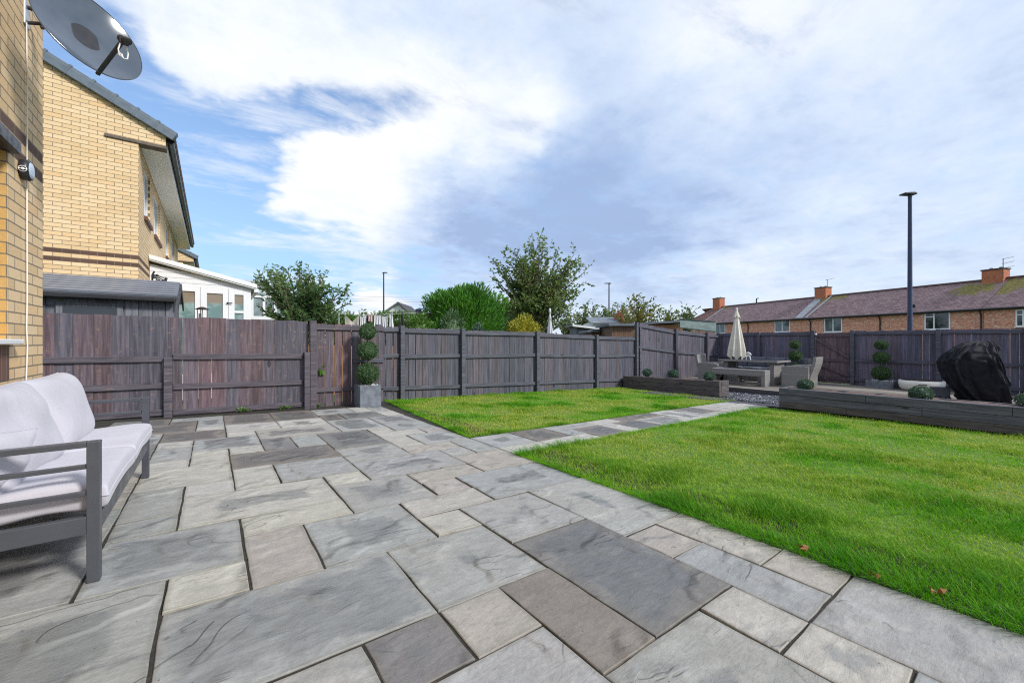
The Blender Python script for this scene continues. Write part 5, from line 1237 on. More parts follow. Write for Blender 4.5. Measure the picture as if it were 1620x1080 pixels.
# ---------------------------------------------------------------- weeds along the fence foot and fallen leaves
rs = random.Random(8)
def weed(label, x, y, z, n, size, grp='weeds along the foot of the fence'):
    P = []; D = []
    for k in range(n):
        a = rs.uniform(0, 6.28); P.append((x + rs.gauss(0, .05), y + rs.gauss(0, .02), z + rs.uniform(0, .06))); D.append((math.cos(a), math.sin(a), rs.uniform(.2, 1.2)))
    V, Fq = leafquads(np.array(P, np.float32), np.array(D, np.float32), np.full(n, size) * NP.uniform(.6, 1.2, n), .55, .15)
    o = npmesh('weed', V, Fq, M['weed']); tag(o, label, 'weed', grp)
for lab, px, py in (('green weed at the foot of the plum fence left of the tall post', 452, 648), ('taller green weed right of the tall plum post', 501, 643), ('tiny green weed under the middle of the plum fence', 388, 652)):
    p = YP(px, py, 7.98); weed(lab, p.x, p.y, fall(p.x, p.y), 40, .05)
p = YP(505, 590, 8.12); V, Fq = leafquads(np.array([(p.x, p.y - .01, p.z + .1), (p.x + .03, p.y - .012, p.z + .06), (p.x + .02, p.y - .015, p.z + .11)], np.float32), np.array([(.1, -.05, -1), (.5, -.05, -.8), (.6, -.1, .1)], np.float32), np.array([.16, .12, .10]), .7, .1)
tag(npmesh('ivy_sprig', V, Fq, M['leaf_hedge']), 'bright green sprig poking through the gappy plum fence', 'sprig')
m_, t_, b_ = newmat('dead_leaf'); pbr(t_, b_, t_.mix(t_.island(), (.22, .10, .035), (.36, .17, .06)), .7); M['dead_leaf'] = m_
for lab, px, py in (('fallen brown leaf in the grass edge nearest the paving corner', 1275, 872), ('fallen brown leaf in the grass edge between the other two', 1388, 911), ('fallen brown leaf lying deepest in the grass by the large end slab', 1482, 935)):
    p = ZP(px, py, .035 + fall(2.7, .6)); a = rs.uniform(0, 6)
    V, Fq = leafquads(np.array([p] * 3, np.float32), np.array([(math.cos(a), math.sin(a), .6), (math.cos(a + 1), math.sin(a + 1), .5), (math.cos(a + 2.2), math.sin(a + 2.2), .7)], np.float32), np.array([.05, .045, .04]), .6, .25)
    tag(npmesh('fallen_leaf', V, Fq, M['dead_leaf']), lab, 'leaf', 'fallen leaves on the lawn edge')
# ---------------------------------------------------------------- trees and shrubs beyond the fence
def P3(px, py, t): return T(px, py, t)
tA = 11.6
def el(px, py, t, rx, ry, w, dep=None): 
    c = P3(px, py, t); return (c, (rx * t / F, (dep or rx) * t / F, ry * t / F), w)
b0 = P3(480, 540, tA); b0.z = -.25
tree('apple_tree', 'dark glossy apple tree beyond the fence beside the white conservatory', 'tree', b0, (.8, 1.5), [el(470, 455, tA, 48, 50, 3.4), el(520, 475, tA, 34, 34, 1.8), el(436, 462, tA, 30, 46, 1.8), el(478, 490, tA, 62, 24, 2.2)], 84, 12, 8, .125, 'leaf_apple', .075, .75, (.16, .40), .42, .15, seed=4, start=.30)
tB = 15.0
b0 = P3(842, 540, tB); b0.z = -.3
tree('garden_tree', 'tall loose-crowned tree with reddish tips beyond the slatted fence', 'tree', b0, (1.3, 2.6), [el(850, 425, tB, 42, 48, 3.0), el(808, 428, tB, 30, 34, 1.7), el(905, 432, tB, 28, 42, 1.9), el(880, 478, tB, 44, 36, 2.6), el(850, 380, tB, 14, 20, .45), el(815, 480, tB, 34, 30, .9)], 115, 13, 9, .125, 'leaf_tall', .085, .22, (.22, .60), .55, .1, seed=9, stems=3, start=.22)
def sprays(name, label, cat, c, r, n, size, mat, outward=.6, upw=.8, power=2.6, group=None, box=None, seed=1, trunk=True, tw=.16):
    rg = np.random.default_rng(seed); root = thing(name, label, cat, (c[0], c[1], c[2] - r[2]), group)
    d = sphere_dirs(n, rg); d[:, 2] = np.where(d[:, 2] < -.5, -d[:, 2], d[:, 2]); k = (np.abs(d) ** power).sum(1, keepdims=True) ** (-1 / power)
    lump = 1 + .10 * np.sin(d[:, :1] * 6 + 1) * np.cos(d[:, 2:3] * 7) + .07 * np.sin(d[:, 1:2] * 13 + 2)
    P = np.array(c) + d * k * lump * np.array(r) * rg.uniform(.72, 1.0, (n, 1)); D = d * outward + np.array([0, 0, upw]) + rg.normal(size=(n, 3)) * .35
    V, Fq = leafquads(P, D, size * rg.uniform(.5, 1.3, n), tw, .05, rg)
    core = blob_core(c, r, 2, .74); nv = len(V); V = np.concatenate([V, np.array([tuple(q) for q in core.v], np.float32)]); Fq = np.concatenate([Fq, np.array(core.f, np.int32) + nv])
    npmesh('crown', V, Fq, M[mat], root)
    mb = MB(); mb.tube([(c[0], c[1], c[2] - r[2] - .1), (c[0], c[1], c[2])], .07, 8); mb.build('trunk', M['bark'], root); return root
t_ = 13.6; c = P3(733, 497, t_); sc = t_ / F
ctop = c + V3((0, 0, 0)); rz = (c.z - (-.3)) ; c_ = V3((c.x, c.y, (c.z + 35 * sc - .3) / 2))
sprays('cypress_bush', 'bright green clipped cypress bush beyond the slatted fence', 'bush', c_, (58 * sc, 50 * sc, (c.z + 35 * sc + .3) / 2), 22000, .17, 'leaf_cypress', .8, .55, 4.0, seed=3, tw=.22)
rs = random.Random(12)
t_ = 12.6; c = P3(828, 522, t_); sprays('variegated_shrub', 'yellow variegated shrub under the tall loose tree', 'shrub', V3((c.x, c.y, c.z - .5)), (30 * t_ / F, 22 * t_ / F, .5 + 20 * t_ / F), 4200, .085, 'leaf_yellow', .8, .3, 2.4, seed=5, tw=.5)
t_ = 17; c = P3(800, 505, t_); sprays('dark_shrub', 'dark brownish shrub between the cypress and the tall loose tree', 'shrub', V3((c.x, c.y, c.z - .6)), (30 * t_ / F, .8, .6 + 24 * t_ / F), 2600, .16, 'leaf_dark', .8, .5, 2.2, seed=6, tw=.4)
t_ = 11.5
for k, (lab, px, py, w, hgt, mat) in enumerate((('leafy green shrub below the dark washing, beside the cypress', 665, 515, 22, 18, 'leaf_hedge'), ('straggly green shrub in front of the cypress', 716, 512, 20, 20, 'leaf_box'), ('small pale green plant just above the slatted fence', 756, 524, 10, 9, 'leaf_hebe'))):
    c = P3(px, py, t_); sprays('garden_shrub', lab, 'shrub', V3((c.x, c.y, c.z - .3)), (w * t_ / F, .3, .3 + hgt * t_ / F), 900, .10, mat, .9, .5, 2, seed=20 + k, tw=.4)
t_ = 21; c = P3(600, 507, t_); rt_ = V3((CC, -SS, 0))
hd = thing('hedge', 'green garden hedge behind the washing line', 'hedge', (c.x, c.y, -.6)); rg = np.random.default_rng(3); n = 9000
U_ = rg.uniform(-80, 82, n) * t_ / F; H_ = rg.uniform(-.6, 1, n); top = c.z + .28 + .16 * np.sin(U_ * 2.1) + .12 * np.sin(U_ * 5.3 + 1)
P = np.stack([c.x + rt_.x * U_ + rg.normal(size=n) * .25, c.y + rt_.y * U_ + rg.normal(size=n) * .25, -.6 + (top + .6) * rg.uniform(.2, 1, n) ** .6], 1)
V, Fq = leafquads(P, rg.normal(size=(n, 3)) + np.array([0, 0, .6]), rg.uniform(.1, .22, n), .4, .1, rg); npmesh('foliage', V, Fq, M['leaf_hedge'], hd)
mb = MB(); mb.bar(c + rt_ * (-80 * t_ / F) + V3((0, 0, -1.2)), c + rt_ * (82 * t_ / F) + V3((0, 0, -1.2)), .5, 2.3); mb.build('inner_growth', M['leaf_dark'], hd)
fg = 'trees far beyond the garden fence'
far = [('rounded yellow-green tree with gaps beyond the wooden shed', 1010, 488, 30, 36, 24, 'leaf_autumn', 1, 30), ('yellowing tree at the left end of the brick terrace', 1062, 502, 34, 22, 16, 'leaf_autumn', 2, 20), ('soft green tree left of the rounded yellow-green tree', 962, 500, 36, 28, 18, 'leaf_far', 3, 26), ('small feathery green tree behind the dark flat shed', 930, 500, 42, 20, 20, 'leaf_far', 4, 22), ('tree top behind the thin lamp post beyond the sheds', 985, 498, 46, 24, 20, 'leaf_far', 5, 24), ('small pale tree top at the edge of the terrace roof', 1088, 496, 60, 9, 12, 'leaf_far', 6, 12),
       ('low green tree behind the gabled white house', 660, 505, 64, 34, 12, 'leaf_far', 7, 22), ('low green tree left of the gabled white house', 570, 506, 60, 40, 12, 'leaf_far', 8, 22), ('low dark tree behind the cypress', 770, 505, 50, 34, 14, 'leaf_far', 9, 22), ('low dark tree behind the pale closed parasol', 858, 510, 46, 24, 12, 'leaf_dark', 11, 18), ('low green tree right of the tall loose tree', 900, 508, 48, 22, 12, 'leaf_far', 10, 16)]
for lab, px, py, t_, rx, ry, mat, sd_, nb in far:
    b0 = P3(px, 540, t_); b0.z = -1.6
    tree('background_tree', lab, 'tree', b0, (1.6, 3.0), [el(px, py, t_, rx, ry, 2), el(px - rx * .5, py + ry * .5, t_, rx * .6, ry * .5, 1), el(px + rx * .5, py + ry * .5, t_, rx * .6, ry * .5, 1)], nb, 8, 5, .0085 * t_, mat, .10, .4, (.012 * t_, .03 * t_), .55, .0, seed=30 + sd_, group=fg, start=.3)
# ---------------------------------------------------------------- lamp posts
def lamp_post(label, px, ptop, t_, r0, r1, head, mat, pbot=530):
    p = T(px, 540, t_); zt = T(px, ptop, t_).z; zb = fall(p.x, p.y) - .4
    l = thing('street_lamp', label, 'street lamp', (p.x, p.y, zb), 'street lamps beyond the garden'); mb = MB(); mb.tube([(p.x, p.y, zb), (p.x, p.y, zb + 1.4), (p.x, p.y, zb + 1.5), (p.x, p.y, zt)], [r0 * 1.35, r0 * 1.35, r0, r1], 14); mb.build('column', M[mat], l)
    a, b_ = head; c = V3((p.x, p.y, zt)); mb = MB(); R_ = V3((CC, -SS, 0)); B_ = V3((SS, CC, 0))
    mb.tube([c - V3((0, 0, .05)), c + V3((0, 0, .10))], r1 * 1.1, 10)
    mb.prism([c + R_ * a + B_ * -.12 + V3((0, 0, .09)), c + R_ * b_ + B_ * -.12 + V3((0, 0, .07)), c + R_ * b_ + B_ * -.12 + V3((0, 0, .12)), c + R_ * (a * .2 + b_ * .8) + B_ * -.12 + V3((0, 0, .17)), c + R_ * a + B_ * -.12 + V3((0, 0, .14))], B_ * .26); mb.build('lantern', M['black_metal'] if mat != 'grey_lamp' else M['grey_lamp'], l, bevel=.015)
    return l
l_ = lamp_post('thick navy lamp post standing close behind the far plum fence', 1439.5, 312, 14.6, .080, .055, (-.27, .16), 'lamp_navy')
p = T(1441.5, 484, 14.6); mb = MB(); mb.box(p.x + .06, p.x + .22, p.y - .1, p.y + .1, p.z - .06, p.z + .06); mb.build('control_box', M['black'], l_, bevel=.02)
lamp_post('thin dark lamp post behind the washing line', 607, 433, 42, .10, .06, (-.15, .35), 'black_metal')
lamp_post('thin grey lamp post behind the wooden shed', 963.5, 450, 40, .10, .06, (-.45, .2), 'grey_lamp')
# ---------------------------------------------------------------- sheds and roofs beyond the fence
def flatshed(label, name, pxl, pxr, ptop, t_, dep, mats, over=.12, slope=0, tr=None):
    R_ = V3((CC, -SS, 0)); B_ = V3((SS, CC, 0)); a = T(pxl, ptop, t_); b_ = T(pxr, ptop, tr or t_); d = (b_ - a); d.z = 0
    s_ = thing(name, label, 'shed', (a.x, a.y, -.9)); back = V3((-d.y, d.x, 0)).normalized() * dep
    mb = MB(); h = a.z + .9 - .10; mb.obox(V3((a.x, a.y, -.9)), d, back, (0, 0, h)); mb.build('wall', M[mats[0]], s_)
    dn = d.normalized(); mb = MB(); o_ = V3((a.x, a.y, a.z - .098)) - dn * over - back.normalized() * over; mb.obox(o_, dn * (d.length + 2 * over) + V3((0, 0, slope)), back + back.normalized() * 2 * over, (0, 0, .095)); mb.build('roof', M[mats[1]], s_)
    if len(mats) > 2:
        mb = MB(); mb.obox(o_ - back.normalized() * .03 + V3((0, 0, -.02)), dn * (d.length + 2 * over) + V3((0, 0, slope)), back.normalized() * .028, (0, 0, .11)); mb.build('fascia', M[mats[2]], s_)
    return s_
flatshed('dark flat-roofed shed with pale edge beyond the slatted fence', 'flat_shed', 912, 958, 513, 22, 2.5, ('shed', 'felt_grey', 'white_upvc'), .25, -.25)
flatshed('brown timber shed beyond the slatted fence, left of the tall corner post', 'timber_shed', 968, 1004, 511.5, 15.5, 2.2, ('brown_timber', 'felt_grey'), .15)
flatshed('low brown-roofed outbuilding between the flat shed and the timber shed', 'low_shed', 936, 966, 522, 17.5, 2.0, ('brown_timber', 'felt_grey'), .2, .12)
flatshed('long brown timber garage behind the tall dark fence', 'timber_garage', 1006, 1080, 511, 21, 3, ('orange_timber', 'felt_grey'), .2, .12, 20.5)
g_ = thing('felt_roof_shed', 'shed with a worn green felt roof behind the tall dark fence', 'shed', tuple(T(1100, 540, 18.5)))
A_, B__ = T(1076, 507, 19.5), T(1133, 511.5, 18.3); lo1, lo2 = T(1076, 519, 18.6), T(1133, 526, 17.5)
mb = MB(); mb.prism([lo1, lo2, B__, A_], (0, 0, .05)); mb.build('roof', M['felt_green'], g_)
mb = MB(); mb.obox(V3((lo1.x, lo1.y, -.9)) + V3((.02, .05, 0)), V3((lo2.x - lo1.x, lo2.y - lo1.y, 0)), V3((A_.x - lo1.x, A_.y - lo1.y, 0)), (0, 0, min(lo1.z, lo2.z) + .85)); mb.build('wall', M['brown_timber'], g_)
mb = MB(); mb.bar(A_ + V3((0, 0, .08)), B__ + V3((0, 0, .08)), .12, .04); mb.build('ridge_strip', M['felt_green'], g_)
rh = thing('grey_roofed_building', 'low grey-roofed building with a small brick chimney beyond the sheds', 'building', tuple(T(958, 540, 30)))
a = T(938, 507, 30); b_ = T(976, 507, 30); R_ = V3((CC, -SS, 0)); B_ = V3((SS, CC, 0))
mb = MB(); mb.obox(V3((a.x, a.y, -1.5)), b_ - a, B_ * 4, (0, 0, a.z + 1.4)); mb.build('wall', M['render_white'], rh)
mb = MB(); mb.obox(a + V3((0, 0, -.25)) - R_ * .2 - B_ * .2, (b_ - a) + R_ * .4, B_ * 2.2 + V3((0, 0, .55)), (0, 0, .08)); mb.build('roof', M['felt_grey'], rh)
M['red_plain'] = brick_mat('red_plain', 'x', 0, [(0, (.34, .10, .05)), (1, (.46, .17, .09))], mortar=(.30, .22, .17))
c = T(979, 503, 31); mb = MB(); mb.box(c.x - .25, c.x + .25, c.y - .25, c.y + .25, c.z - .8, c.z + .35); mb.tube([c + V3((0, 0, .35)), c + V3((0, 0, .6))], .12, 8); mb.build('chimney', M['red_plain'], rh)
# orange garden fence seen through the gaps of the plum fences
og_ = thing('panel_fence', 'orange-brown panel fence glimpsed through the gaps of the slatted fence', 'fence', (4, 12.8, -.3)); mb = MB(); xx = -.8
mb2 = MB()
boards(mb2, V3((0, 12.8, 0)), D_A, N_A, .6, 11.0, lambda s_: -.75, lambda s_: 1.02 - .02 * s_, .15, .004, rf); mb2.build('board_panel', M['orange_timber'], og_)
for s_ in (.6, 2.5, 4.4, 6.3, 8.2, 10.1): post(M['orange_timber'], og_, V3((0, 12.8, 0)), D_A, N_A, s_, -.8, 1.08 - .02 * s_, .09, .09)
cf_ = thing('panel_fence', 'orange-topped timber fence between the conservatory and the apple tree', 'fence', (1.5, 14, -.3)); mb = MB(); q = YP(399, 505, 14.2); q2 = YP(470, 507, 14.2)
boards(mb, V3((0, 14.2, 0)), D_A, N_A, q.x, q2.x, lambda s_: -.4, lambda s_: q.z - .06, .15, .003, rf); mb.build('board_panel', M['orange_timber'], cf_)
mb = MB(); mb.box(q.x, q2.x, 14.16, 14.25, q.z - .05, q.z); mb.build('rail', M['orange_timber'], cf_)
# ---------------------------------------------------------------- washing line
tw = 13.0
def WP(px, py, dt=0): return T(px, py, tw + dt)
wl = thing('washing_line', 'washing line stretched between posts beyond the fence', 'washing line', WP(556, 540))
mb = MB(); ln = [WP(535, 496), WP(560, 497.5), WP(590, 498), WP(630, 496), WP(660, 495), WP(700, 494)]; mb.tube(ln, .006, 5); mb.build('cord', M['white_cable'], wl)
for px in (536, 701):
    mb = MB(); a = WP(px, 494); mb.tube([(a.x, a.y, -.3), a], .025, 8); mb.build('post', M['galv'], wl)
def cloth(label, pts_top, pts_bot, mat, seed, dt=0, wav=.03, cat='laundry'):
    mb = MB(); rs = random.Random(seed); f = rs.uniform(3, 7)
    def lerp(L, u):
        k = u * (len(L) - 1); i = min(int(k), len(L) - 2); q = k - i; return (L[i][0] * (1 - q) + L[i + 1][0] * q, L[i][1] * (1 - q) + L[i + 1][1] * q)
    def fn(side):
        def g(u, v):
            a, b_ = lerp(pts_top, u), lerp(pts_bot, u); p = WP(a[0] * (1 - v) + b_[0] * v, a[1] * (1 - v) + b_[1] * v, dt); return p + V3((SS, CC, 0)) * (wav * v * math.sin(u * f * 3 + seed) + wav * .5 * math.sin(v * 5 + u * 3) + side * .006)
        return g
    mb.grid(fn(0), 22, 12); mb.grid(lambda u, v: fn(1)(1 - u, v), 22, 12); o = mb.build('laundry', M[mat]); tag(o, label, cat, 'washing on the line'); return o
M['cloth_cream'] = fabric('cloth_cream', (.66, .60, .52)); M['cloth_white'] = fabric('cloth_white', (.72, .72, .74)); M['cloth_pink'] = fabric('cloth_pink', (.58, .42, .38)); M['cloth_black'] = fabric('cloth_black', (.020, .019, .022)); M['cloth_navy'] = fabric('cloth_navy', (.035, .04, .07))
def pattern_cloth():
    m, t, b = newmat('cloth_pattern'); p = t.obj(); d = t.voronoi(p, 14); c = t.mix(t.mapr(d, .16, .22), (.16, .14, .16), (.70, .69, .70)); pbr(t, b, c, .9); return m
M['cloth_pattern'] = pattern_cloth()
cloth('cream sheet sagging in a V at the left end of the washing line', [(545, 496), (552, 504), (557, 509), (563, 503), (568, 497)], [(546, 524), (552, 524), (557, 524), (563, 524), (568, 524)], 'cloth_cream', 1)
cloth('pale blue-white shirt next to the cream sheet on the line', [(569, 499), (573, 502), (580, 498)], [(569, 524), (574, 524), (579, 524)], 'cloth_white', 2)
cloth('pinkish garment between the white shirt and the patterned towel', [(582, 498), (590, 497)], [(583, 508), (589, 509)], 'cloth_pink', 3)
cloth('small dark garment behind the pinkish one on the line', [(579, 498), (583, 499)], [(579, 508), (583, 508)], 'cloth_navy', 4, .08)
cloth('white towel with a dark spotted pattern on the line', [(592, 499), (603, 499)], [(592, 524), (603, 524)], 'cloth_pattern', 5)
cloth('white garment with grey print right of the spotted towel', [(604, 499), (609, 501), (613, 498)], [(604, 524), (609, 524), (614, 524)], 'cloth_pattern', 6, .03)
cloth('plain white towel at the right end of the pale washing', [(615, 497), (621, 497)], [(615, 524), (623, 524)], 'cloth_white', 7, 0, .05)
cloth('narrow black garment hanging alone right of the pale washing', [(634.5, 493), (637, 493)], [(633, 520), (639.5, 520)], 'cloth_black', 8)
cloth('navy garment bunched high above the shrub on the line', [(657, 489), (660, 488), (667, 488)], [(656, 505), (660, 505), (668, 502)], 'cloth_navy', 9, 0, .06)
cloth('large black garment hanging beside the cypress bush', [(673, 494), (679, 494)], [(669, 520), (680, 520)], 'cloth_black', 10, 0, .05)
cloth('black trousers at the right end of the washing line', [(679.5, 496), (684, 495)], [(681, 520), (692, 520)], 'cloth_black', 11, .05, .05)
cloth('small mauve garment at the far right of the line beside the black trousers', [(689, 504), (693, 504)], [(689, 520), (695, 520)], 'cloth_pink', 12, .08)
# pale parasol in the neighbouring garden
p = T(870, 540, 12.0); parasol('closed pale grey parasol beyond the slatted fence under the tall tree', (p.x, p.y, -.5), T(870, 489, 12).z, T(870, 530, 12).z - .25, .105, 'parasol_grey', seed=5)
# small white gabled house far away
hs = thing('gabled_house', 'small white gabled house with dark roof far behind the washing line', 'house', tuple(T(628, 540, 62)))
t_ = 62; a, b_, pk = T(606, 497, t_), T(648, 497, t_), T(630, 480.5, t_); mb = MB()
mb.prism([V3((a.x, a.y, -2)), V3((b_.x, b_.y, -2)), b_, pk, a], V3((SS, CC, 0)) * 8); mb.build('wall', M['render_white'], hs)
dd = V3((SS, CC, 0)) * 8.6
for q0, q1 in ((a, pk), (pk, b_)):
    d = (q1 - q0).normalized(); up_ = V3((0, 0, .28)); e0 = q0 - d * (.5 if q0 is a else 0) - V3((SS, CC, 0)) * .4; e1 = q1 + d * (.5 if q1 is b_ else 0) - V3((SS, CC, 0)) * .4
    mb = MB(); mb.prism([e0 + V3((0, 0, .02)), e1 + V3((0, 0, .02)), e1 + up_, e0 + up_], dd); mb.build('roof', M['felt_grey'] if q0 is a else M['deckdark'], hs)
# overhead wires
mb = MB()
for k, (y0_, y1_) in enumerate(((468, 470), (472, 473), (475, 477), (466, 452), (470, 460))):
    if k < 3: a, b_ = T(540, y0_, 60), T(740, y1_, 60)
    else: a, b_ = T(690, y0_, 60), T(830, y1_ - 22, 48)
    m_ = (a + b_) / 2 - V3((0, 0, .25)); mb.tube([bez(a, m_, b_, q / 8) for q in range(9)], .014, 4)
tag(mb.build('overhead_wires', M['grey_lamp']), 'thin overhead wires crossing the sky above the hedge and cypress', 'wires')
# ---------------------------------------------------------------- brick terrace
R_ = V3((CC, -SS, 0)); B_ = V3((SS, CC, 0))
W1 = R_ * 42 + B_ * 32.9; td = (R_ * (37 - 42) + B_ * (48 - 32.9)).normalized(); tn = V3((td.y, -td.x, 0)); tn = tn if tn.dot(W1) > 0 else -tn
EZ, RZ, DEP, GB = CAMZ + 2.9, CAMZ + 5.75, 4.2, -2.2
def s_at(px, back=0.):                                       # distance along the terrace front for an image column
    r = ray(px, 540); r2 = V3((r.x, r.y, 0)); det = td.x * (-r2.y) + r2.x * td.y; return ((-W1.x - tn.x * back) * (-r2.y) + r2.x * (-W1.y - tn.y * back)) / det
def tp(s_, back, z): q = W1 + td * s_ + tn * back; return V3((q.x, q.y, z))
M['brick_terrace'] = None
def terr_brick():
    m, t, b = newmat('brick_terrace'); p = t.obj(); q = t.n('ShaderNodeTexBrick', offset=.5)
    s_ = t.vmath('DOT_PRODUCT', p, tuple(td)); x, y, z = t.sep(p); t.put(q.inputs['Vector'], t.comb(s_, z, 0.)); t.put(q.inputs['Color1'], (0, 0, 0)); t.put(q.inputs['Color2'], (1, 1, 1)); t.put(q.inputs['Mortar'], (.5, .5, .5))
    q.inputs['Scale'].default_value = 1; q.inputs['Mortar Size'].default_value = .006; q.inputs['Brick Width'].default_value = .225; q.inputs['Row Height'].default_value = .075
    f = t.math('ADD', t.math('MULTIPLY', q.outputs['Color'], .35), t.math('MULTIPLY', t.mapr(t.noise(p, 7, 4, .8), .28, .72), .7))
    c = t.ramp(f, RED); c = t.mix(q.outputs['Fac'], c, (.42, .33, .26)); pbr(t, b, c, .9); return m
M['brick_terrace'] = terr_brick()
M['chimney_brick'] = plain('chimney_brick', (.42, .145, .07), .9, 0, .25, 6)
def terrace_house(label, pl, pr, wins, chim, roofmat, pipes=(), hip=False, moss=()):
    s0, s1 = s_at(pr), s_at(pl); h = thing('terraced_house', label, 'house', tp(s0, 0, GB), 'row of red brick terraced houses')
    g = .012
    mb = MB(); o_ = tp(s0 + g, 0, GB); mb.obox(o_, td * (s1 - s0 - 2 * g), tn * (2 * DEP), (0, 0, EZ - GB)); mb.build('wall', M['brick_terrace'], h)
    nu, nv = 40, 12; mb = MB(); ov = .35
    def rp(u, v):
        s_ = s0 + g + (s1 - s0 - 2 * g) * u
        if hip: s_ = s0 + g + (s1 - s0 - 2 * g + .3 - (3.2 * v)) * u
        return tp(s_, -ov + (DEP + ov) * v, EZ - .05 + (RZ - EZ + .05) * v)
    mb.grid(rp, nu, nv, smooth=False); mb.grid(lambda u, v: tp(s0 + g + (s1 - s0 - 2 * g) * (1 - u), 2 * DEP + ov - (DEP + ov) * v, EZ - .05 + (RZ - EZ + .05) * v), 2, 2, smooth=False)
    if hip: mb.add([rp(1, 0), rp(1, 1), tp(s1 + .3, 2 * DEP, EZ - .05)], [(0, 1, 2)])
    ro = mb.build('roof', M[roofmat], h); sl_ = V3((tn.x, tn.y, (RZ - EZ) / DEP)).normalized(); set_roof_uv(ro, tuple(td), tuple(sl_))
    at = ro.data.attributes.new('moss', 'FLOAT', 'POINT'); ms = []
    base = ro.location + h.location
    for v in ro.data.vertices:
        w = v.co + h.location; val = 0
        for (mpx, mv, rad, ht) in moss:
            c = tp(s_at(mpx, -ov + (DEP + ov) * mv), -ov + (DEP + ov) * mv, 0); dd_ = (w - c); ds = dd_.dot(td); dn_ = (w.z - (EZ - .05 + (RZ - EZ + .05) * mv)) / (RZ - EZ); val = max(val, 1 - math.sqrt((ds / rad) ** 2 + (dn_ / ht) ** 2))
        ms.append(max(0, val))
    at.data.foreach_set('value', np.array(ms, np.float32))
    mb = MB(); mb.tube([tp(s0 + g, DEP, RZ + .02), tp(s1 - g - (2.9 if hip else 0), DEP, RZ + .02)], .13, 8); mb.build('ridge', M['roof_ridge'], h)
    mb = MB(); mb.tube([tp(s0 + g, -ov - .04, EZ - .10), tp(s1 - g, -ov - .04, EZ - .10)], .085, 8); 
    mb.obox(tp(s0 + g, -ov + .03, EZ - .22), td * (s1 - s0 - 2 * g), tn * .33, (0, 0, .10)); mb.build('gutter', M['gutter'], h)
    for px in pipes:
        s_ = s_at(px); mb = MB(); mb.tube([tp(s_, -ov - .02, EZ - .15), tp(s_, -.12, EZ - .5), tp(s_, -.09, EZ - .8), tp(s_, -.09, GB)], .06, 8); mb.build('downpipe', M['gutter'], h)
    for (a, b_, pt_, pb_, kind) in wins:
        sa, sb = s_at(b_), s_at(a); t_ = W1 + td * ((sa + sb) / 2); dep_ = t_.dot(B_); za = CAMZ + (540 - pb_) / F * dep_; zb_ = CAMZ + (540 - pt_) / F * dep_
        za = zb_ - max(zb_ - za, 1.15); f = MB(); w_ = .09; Z0 = V3((0, 0, 0))
        bars = [(sa, sb, za, za + w_), (sa, sb, zb_ - w_, zb_), (sa, sa + w_, za + w_, zb_ - w_), (sb - w_, sb, za + w_, zb_ - w_)]
        mid = sa + (sb - sa) * (.62 if kind == 'big' else .5); bars.append((mid - .05, mid + .05, za + w_, zb_ - w_))
        if kind == 'big': bars.append((mid + .05, sb - w_, zb_ - w_ - .38, zb_ - w_ - .30))
        for q in bars: f.obox(tp(q[0], -.05, q[2]), td * (q[1] - q[0]), tn * .048, (0, 0, q[3] - q[2]))
        f.obox(tp(sa - .05, -.12, za - .08), td * (sb - sa + .1), tn * .118, (0, 0, .075))
        w = f.build('window', M['white_upvc'], h); f = MB(); f.obox(tp(sa + .05, -.015, za + .05), td * (sb - sa - .1), tn * .012, (0, 0, zb_ - za - .1)); f.build('pane', M['glass_dark' if kind == 'big' else 'glass'], w)
    if chim:
        px, wpx, pt_, fl = chim; s_ = s_at(px, DEP); c = tp(s_, DEP, 0); dep_ = c.dot(B_); zt = CAMZ + (540 - pt_) / F * dep_; wd = wpx / F * dep_ * .62
        mb = MB(); mb.obox(tp(s_ - wd / 2, DEP - .55, RZ - 1.0), td * wd, tn * 1.1, (0, 0, zt - RZ + 1.0 - .16)); ch = mb.build('chimney', M['chimney_brick'], h)
        mb = MB(); mb.obox(tp(s_ - wd / 2 - .06, DEP - .61, zt - .155), td * (wd + .12), tn * 1.22, (0, 0, .12)); mb.build('cap', M['deckdark'], ch)
        for q in (-.25, .2): mb = MB(); a = tp(s_ + wd * q, DEP, zt - .03); mb.tube([a, a + V3((0, 0, .14))], [.13, .11], 8); mb.build('pot', M['concrete'], ch)
        mb = MB(); mb.obox(tp(s_ - wd / 2 - .12, DEP - .72, RZ - .62), td * (wd + .24), tn * .14 + V3((0, 0, .10)), (0, 0, .12)); mb.build('flashing', M['lead'], h)
    return h, s0, s1
M['roof_ridge'] = plain('roof_ridge', (.10, .06, .055), .85, 0, .2, 3)
hA, _, s1A = terrace_house('far left hipped end house of the brick terrace with patchy orange roof', 1079, 1112, [], (1137, 22, 471, 0), 'roof_mixed', hip=True, moss=())
hB, s0B, s1B = terrace_house('terraced house behind the cream parasol, with the tall plain roof', 1112, 1268, [(1131.5, 1147.5, 510, 527, ''), (1226, 1250, 506.5, 525, '')], None, 'roof_purple', (1184,), moss=[(1150, .92, 1.5, .16)])
hC, s0C, s1C = terrace_house('terraced house behind the navy lamp post, two white windows on show', 1268, 1556, [(1304.5, 1332.5, 503, 525, ''), (1463, 1503.5, 493.5, 521, 'big')], (1302, 27, 454, 0), 'roof_purple', (1283, 1393, 1553), moss=[(1540, .72, 2.6, .42), (1305, .86, 1.6, .3), (1330, .90, 1.4, .22)])
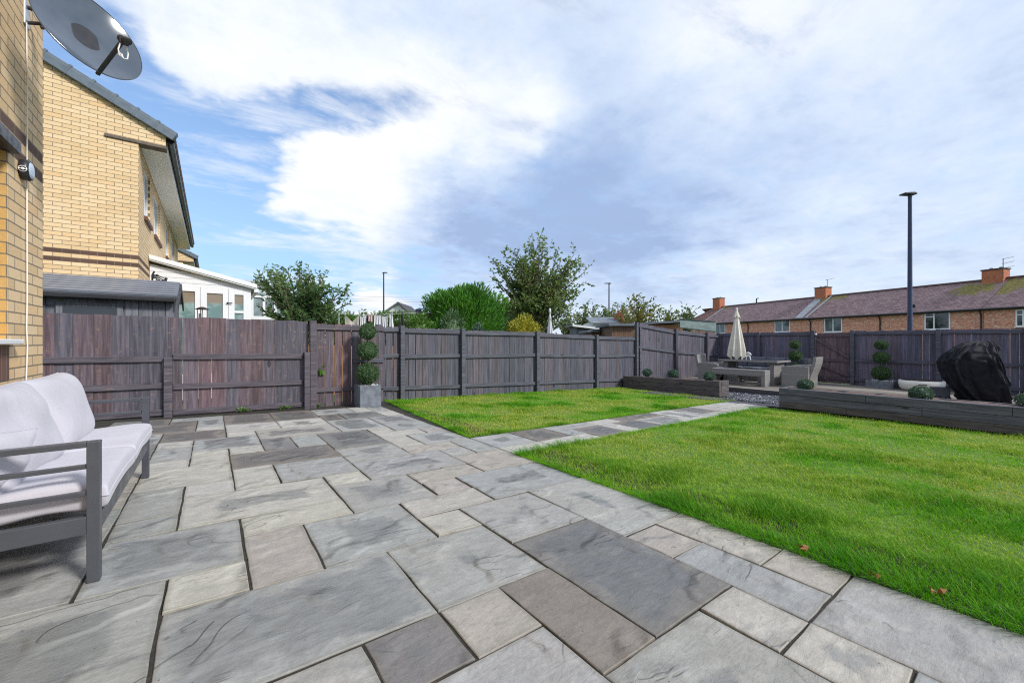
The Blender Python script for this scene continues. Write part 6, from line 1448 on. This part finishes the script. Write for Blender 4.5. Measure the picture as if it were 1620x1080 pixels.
hD, s0D, s1D = terrace_house('nearest terraced house at the right edge with mossy roof', 1556, 1760, [(1607, 1640, 489, 516, 'big')], (1575, 38, 425, 0), 'roof_purple', (), moss=[(1600, .80, 3.2, .42), (1640, .9, 2.5, .25), (1590, .6, 1.2, .3)])
# pale valley gutter and party-wall strips, aerials, flue
sl3 = V3((tn.x * (DEP + .35), tn.y * (DEP + .35), RZ - EZ + .05))
def strip(par, px0, px1, w, mat, v1=.93):
    s_ = s_at(px0); e = s_at(px1, -.35 + (DEP + .35) * v1); a = tp(s_, -.35, EZ + .0); b_ = tp(e, -.35 + (DEP + .35) * v1, EZ - .05 + (RZ - EZ + .05) * v1 + .05); mb = MB(); mb.obox(a, td * w, b_ - a, (0, 0, .06)); mb.build('party_strip', M[mat], par)
strip(hC, 1272, 1302, .9, 'lead'); strip(hC, 1279, 1318, .22, 'lead', 1.0); strip(hB, 1113, 1148, .22, 'lead', .98)
def aerial(label, par_px, ptop, pbase, back, els, seed):
    s_ = s_at(par_px, back); c = tp(s_, back, 0); dep_ = c.dot(B_); z1 = CAMZ + (540 - ptop) / F * dep_; z0_ = CAMZ + (540 - pbase) / F * dep_; a = tp(s_, back, z0_); b_ = tp(s_, back, z1)
    mb = MB(); mb.tube([a, b_], .028, 6); d_ = R_ * .95 + V3((0, 0, .22))
    for k in range(els): 
        q = b_ - V3((0, 0, .04 + .42 * k)); mb.tube([q - d_ * .1, q + d_ * (1.05 if els > 1 else .95)], .02, 5)
    if els == 1: mb.tube([b_, b_ + B_ * .3], .02, 5)
    tag(mb.build('tv_aerial', M['grey_lamp']), label, 'aerial', 'television aerials on the chimneys')
aerial('single-armed television aerial on the middle brick chimney', 1309, 442, 458, DEP, 1, 1); aerial('three-armed television aerial on the nearest brick chimney', 1587, 409, 440, DEP - .6, 3, 2)
s_ = s_at(1196, DEP); c = tp(s_, DEP + .1, RZ); mb = MB(); mb.tube([c - V3((0, 0, .2)), c + V3((0, 0, .75)), c + V3((0, 0, .78)) - td * .3], .09, 8); mb.build('flue', M['black'], hB)
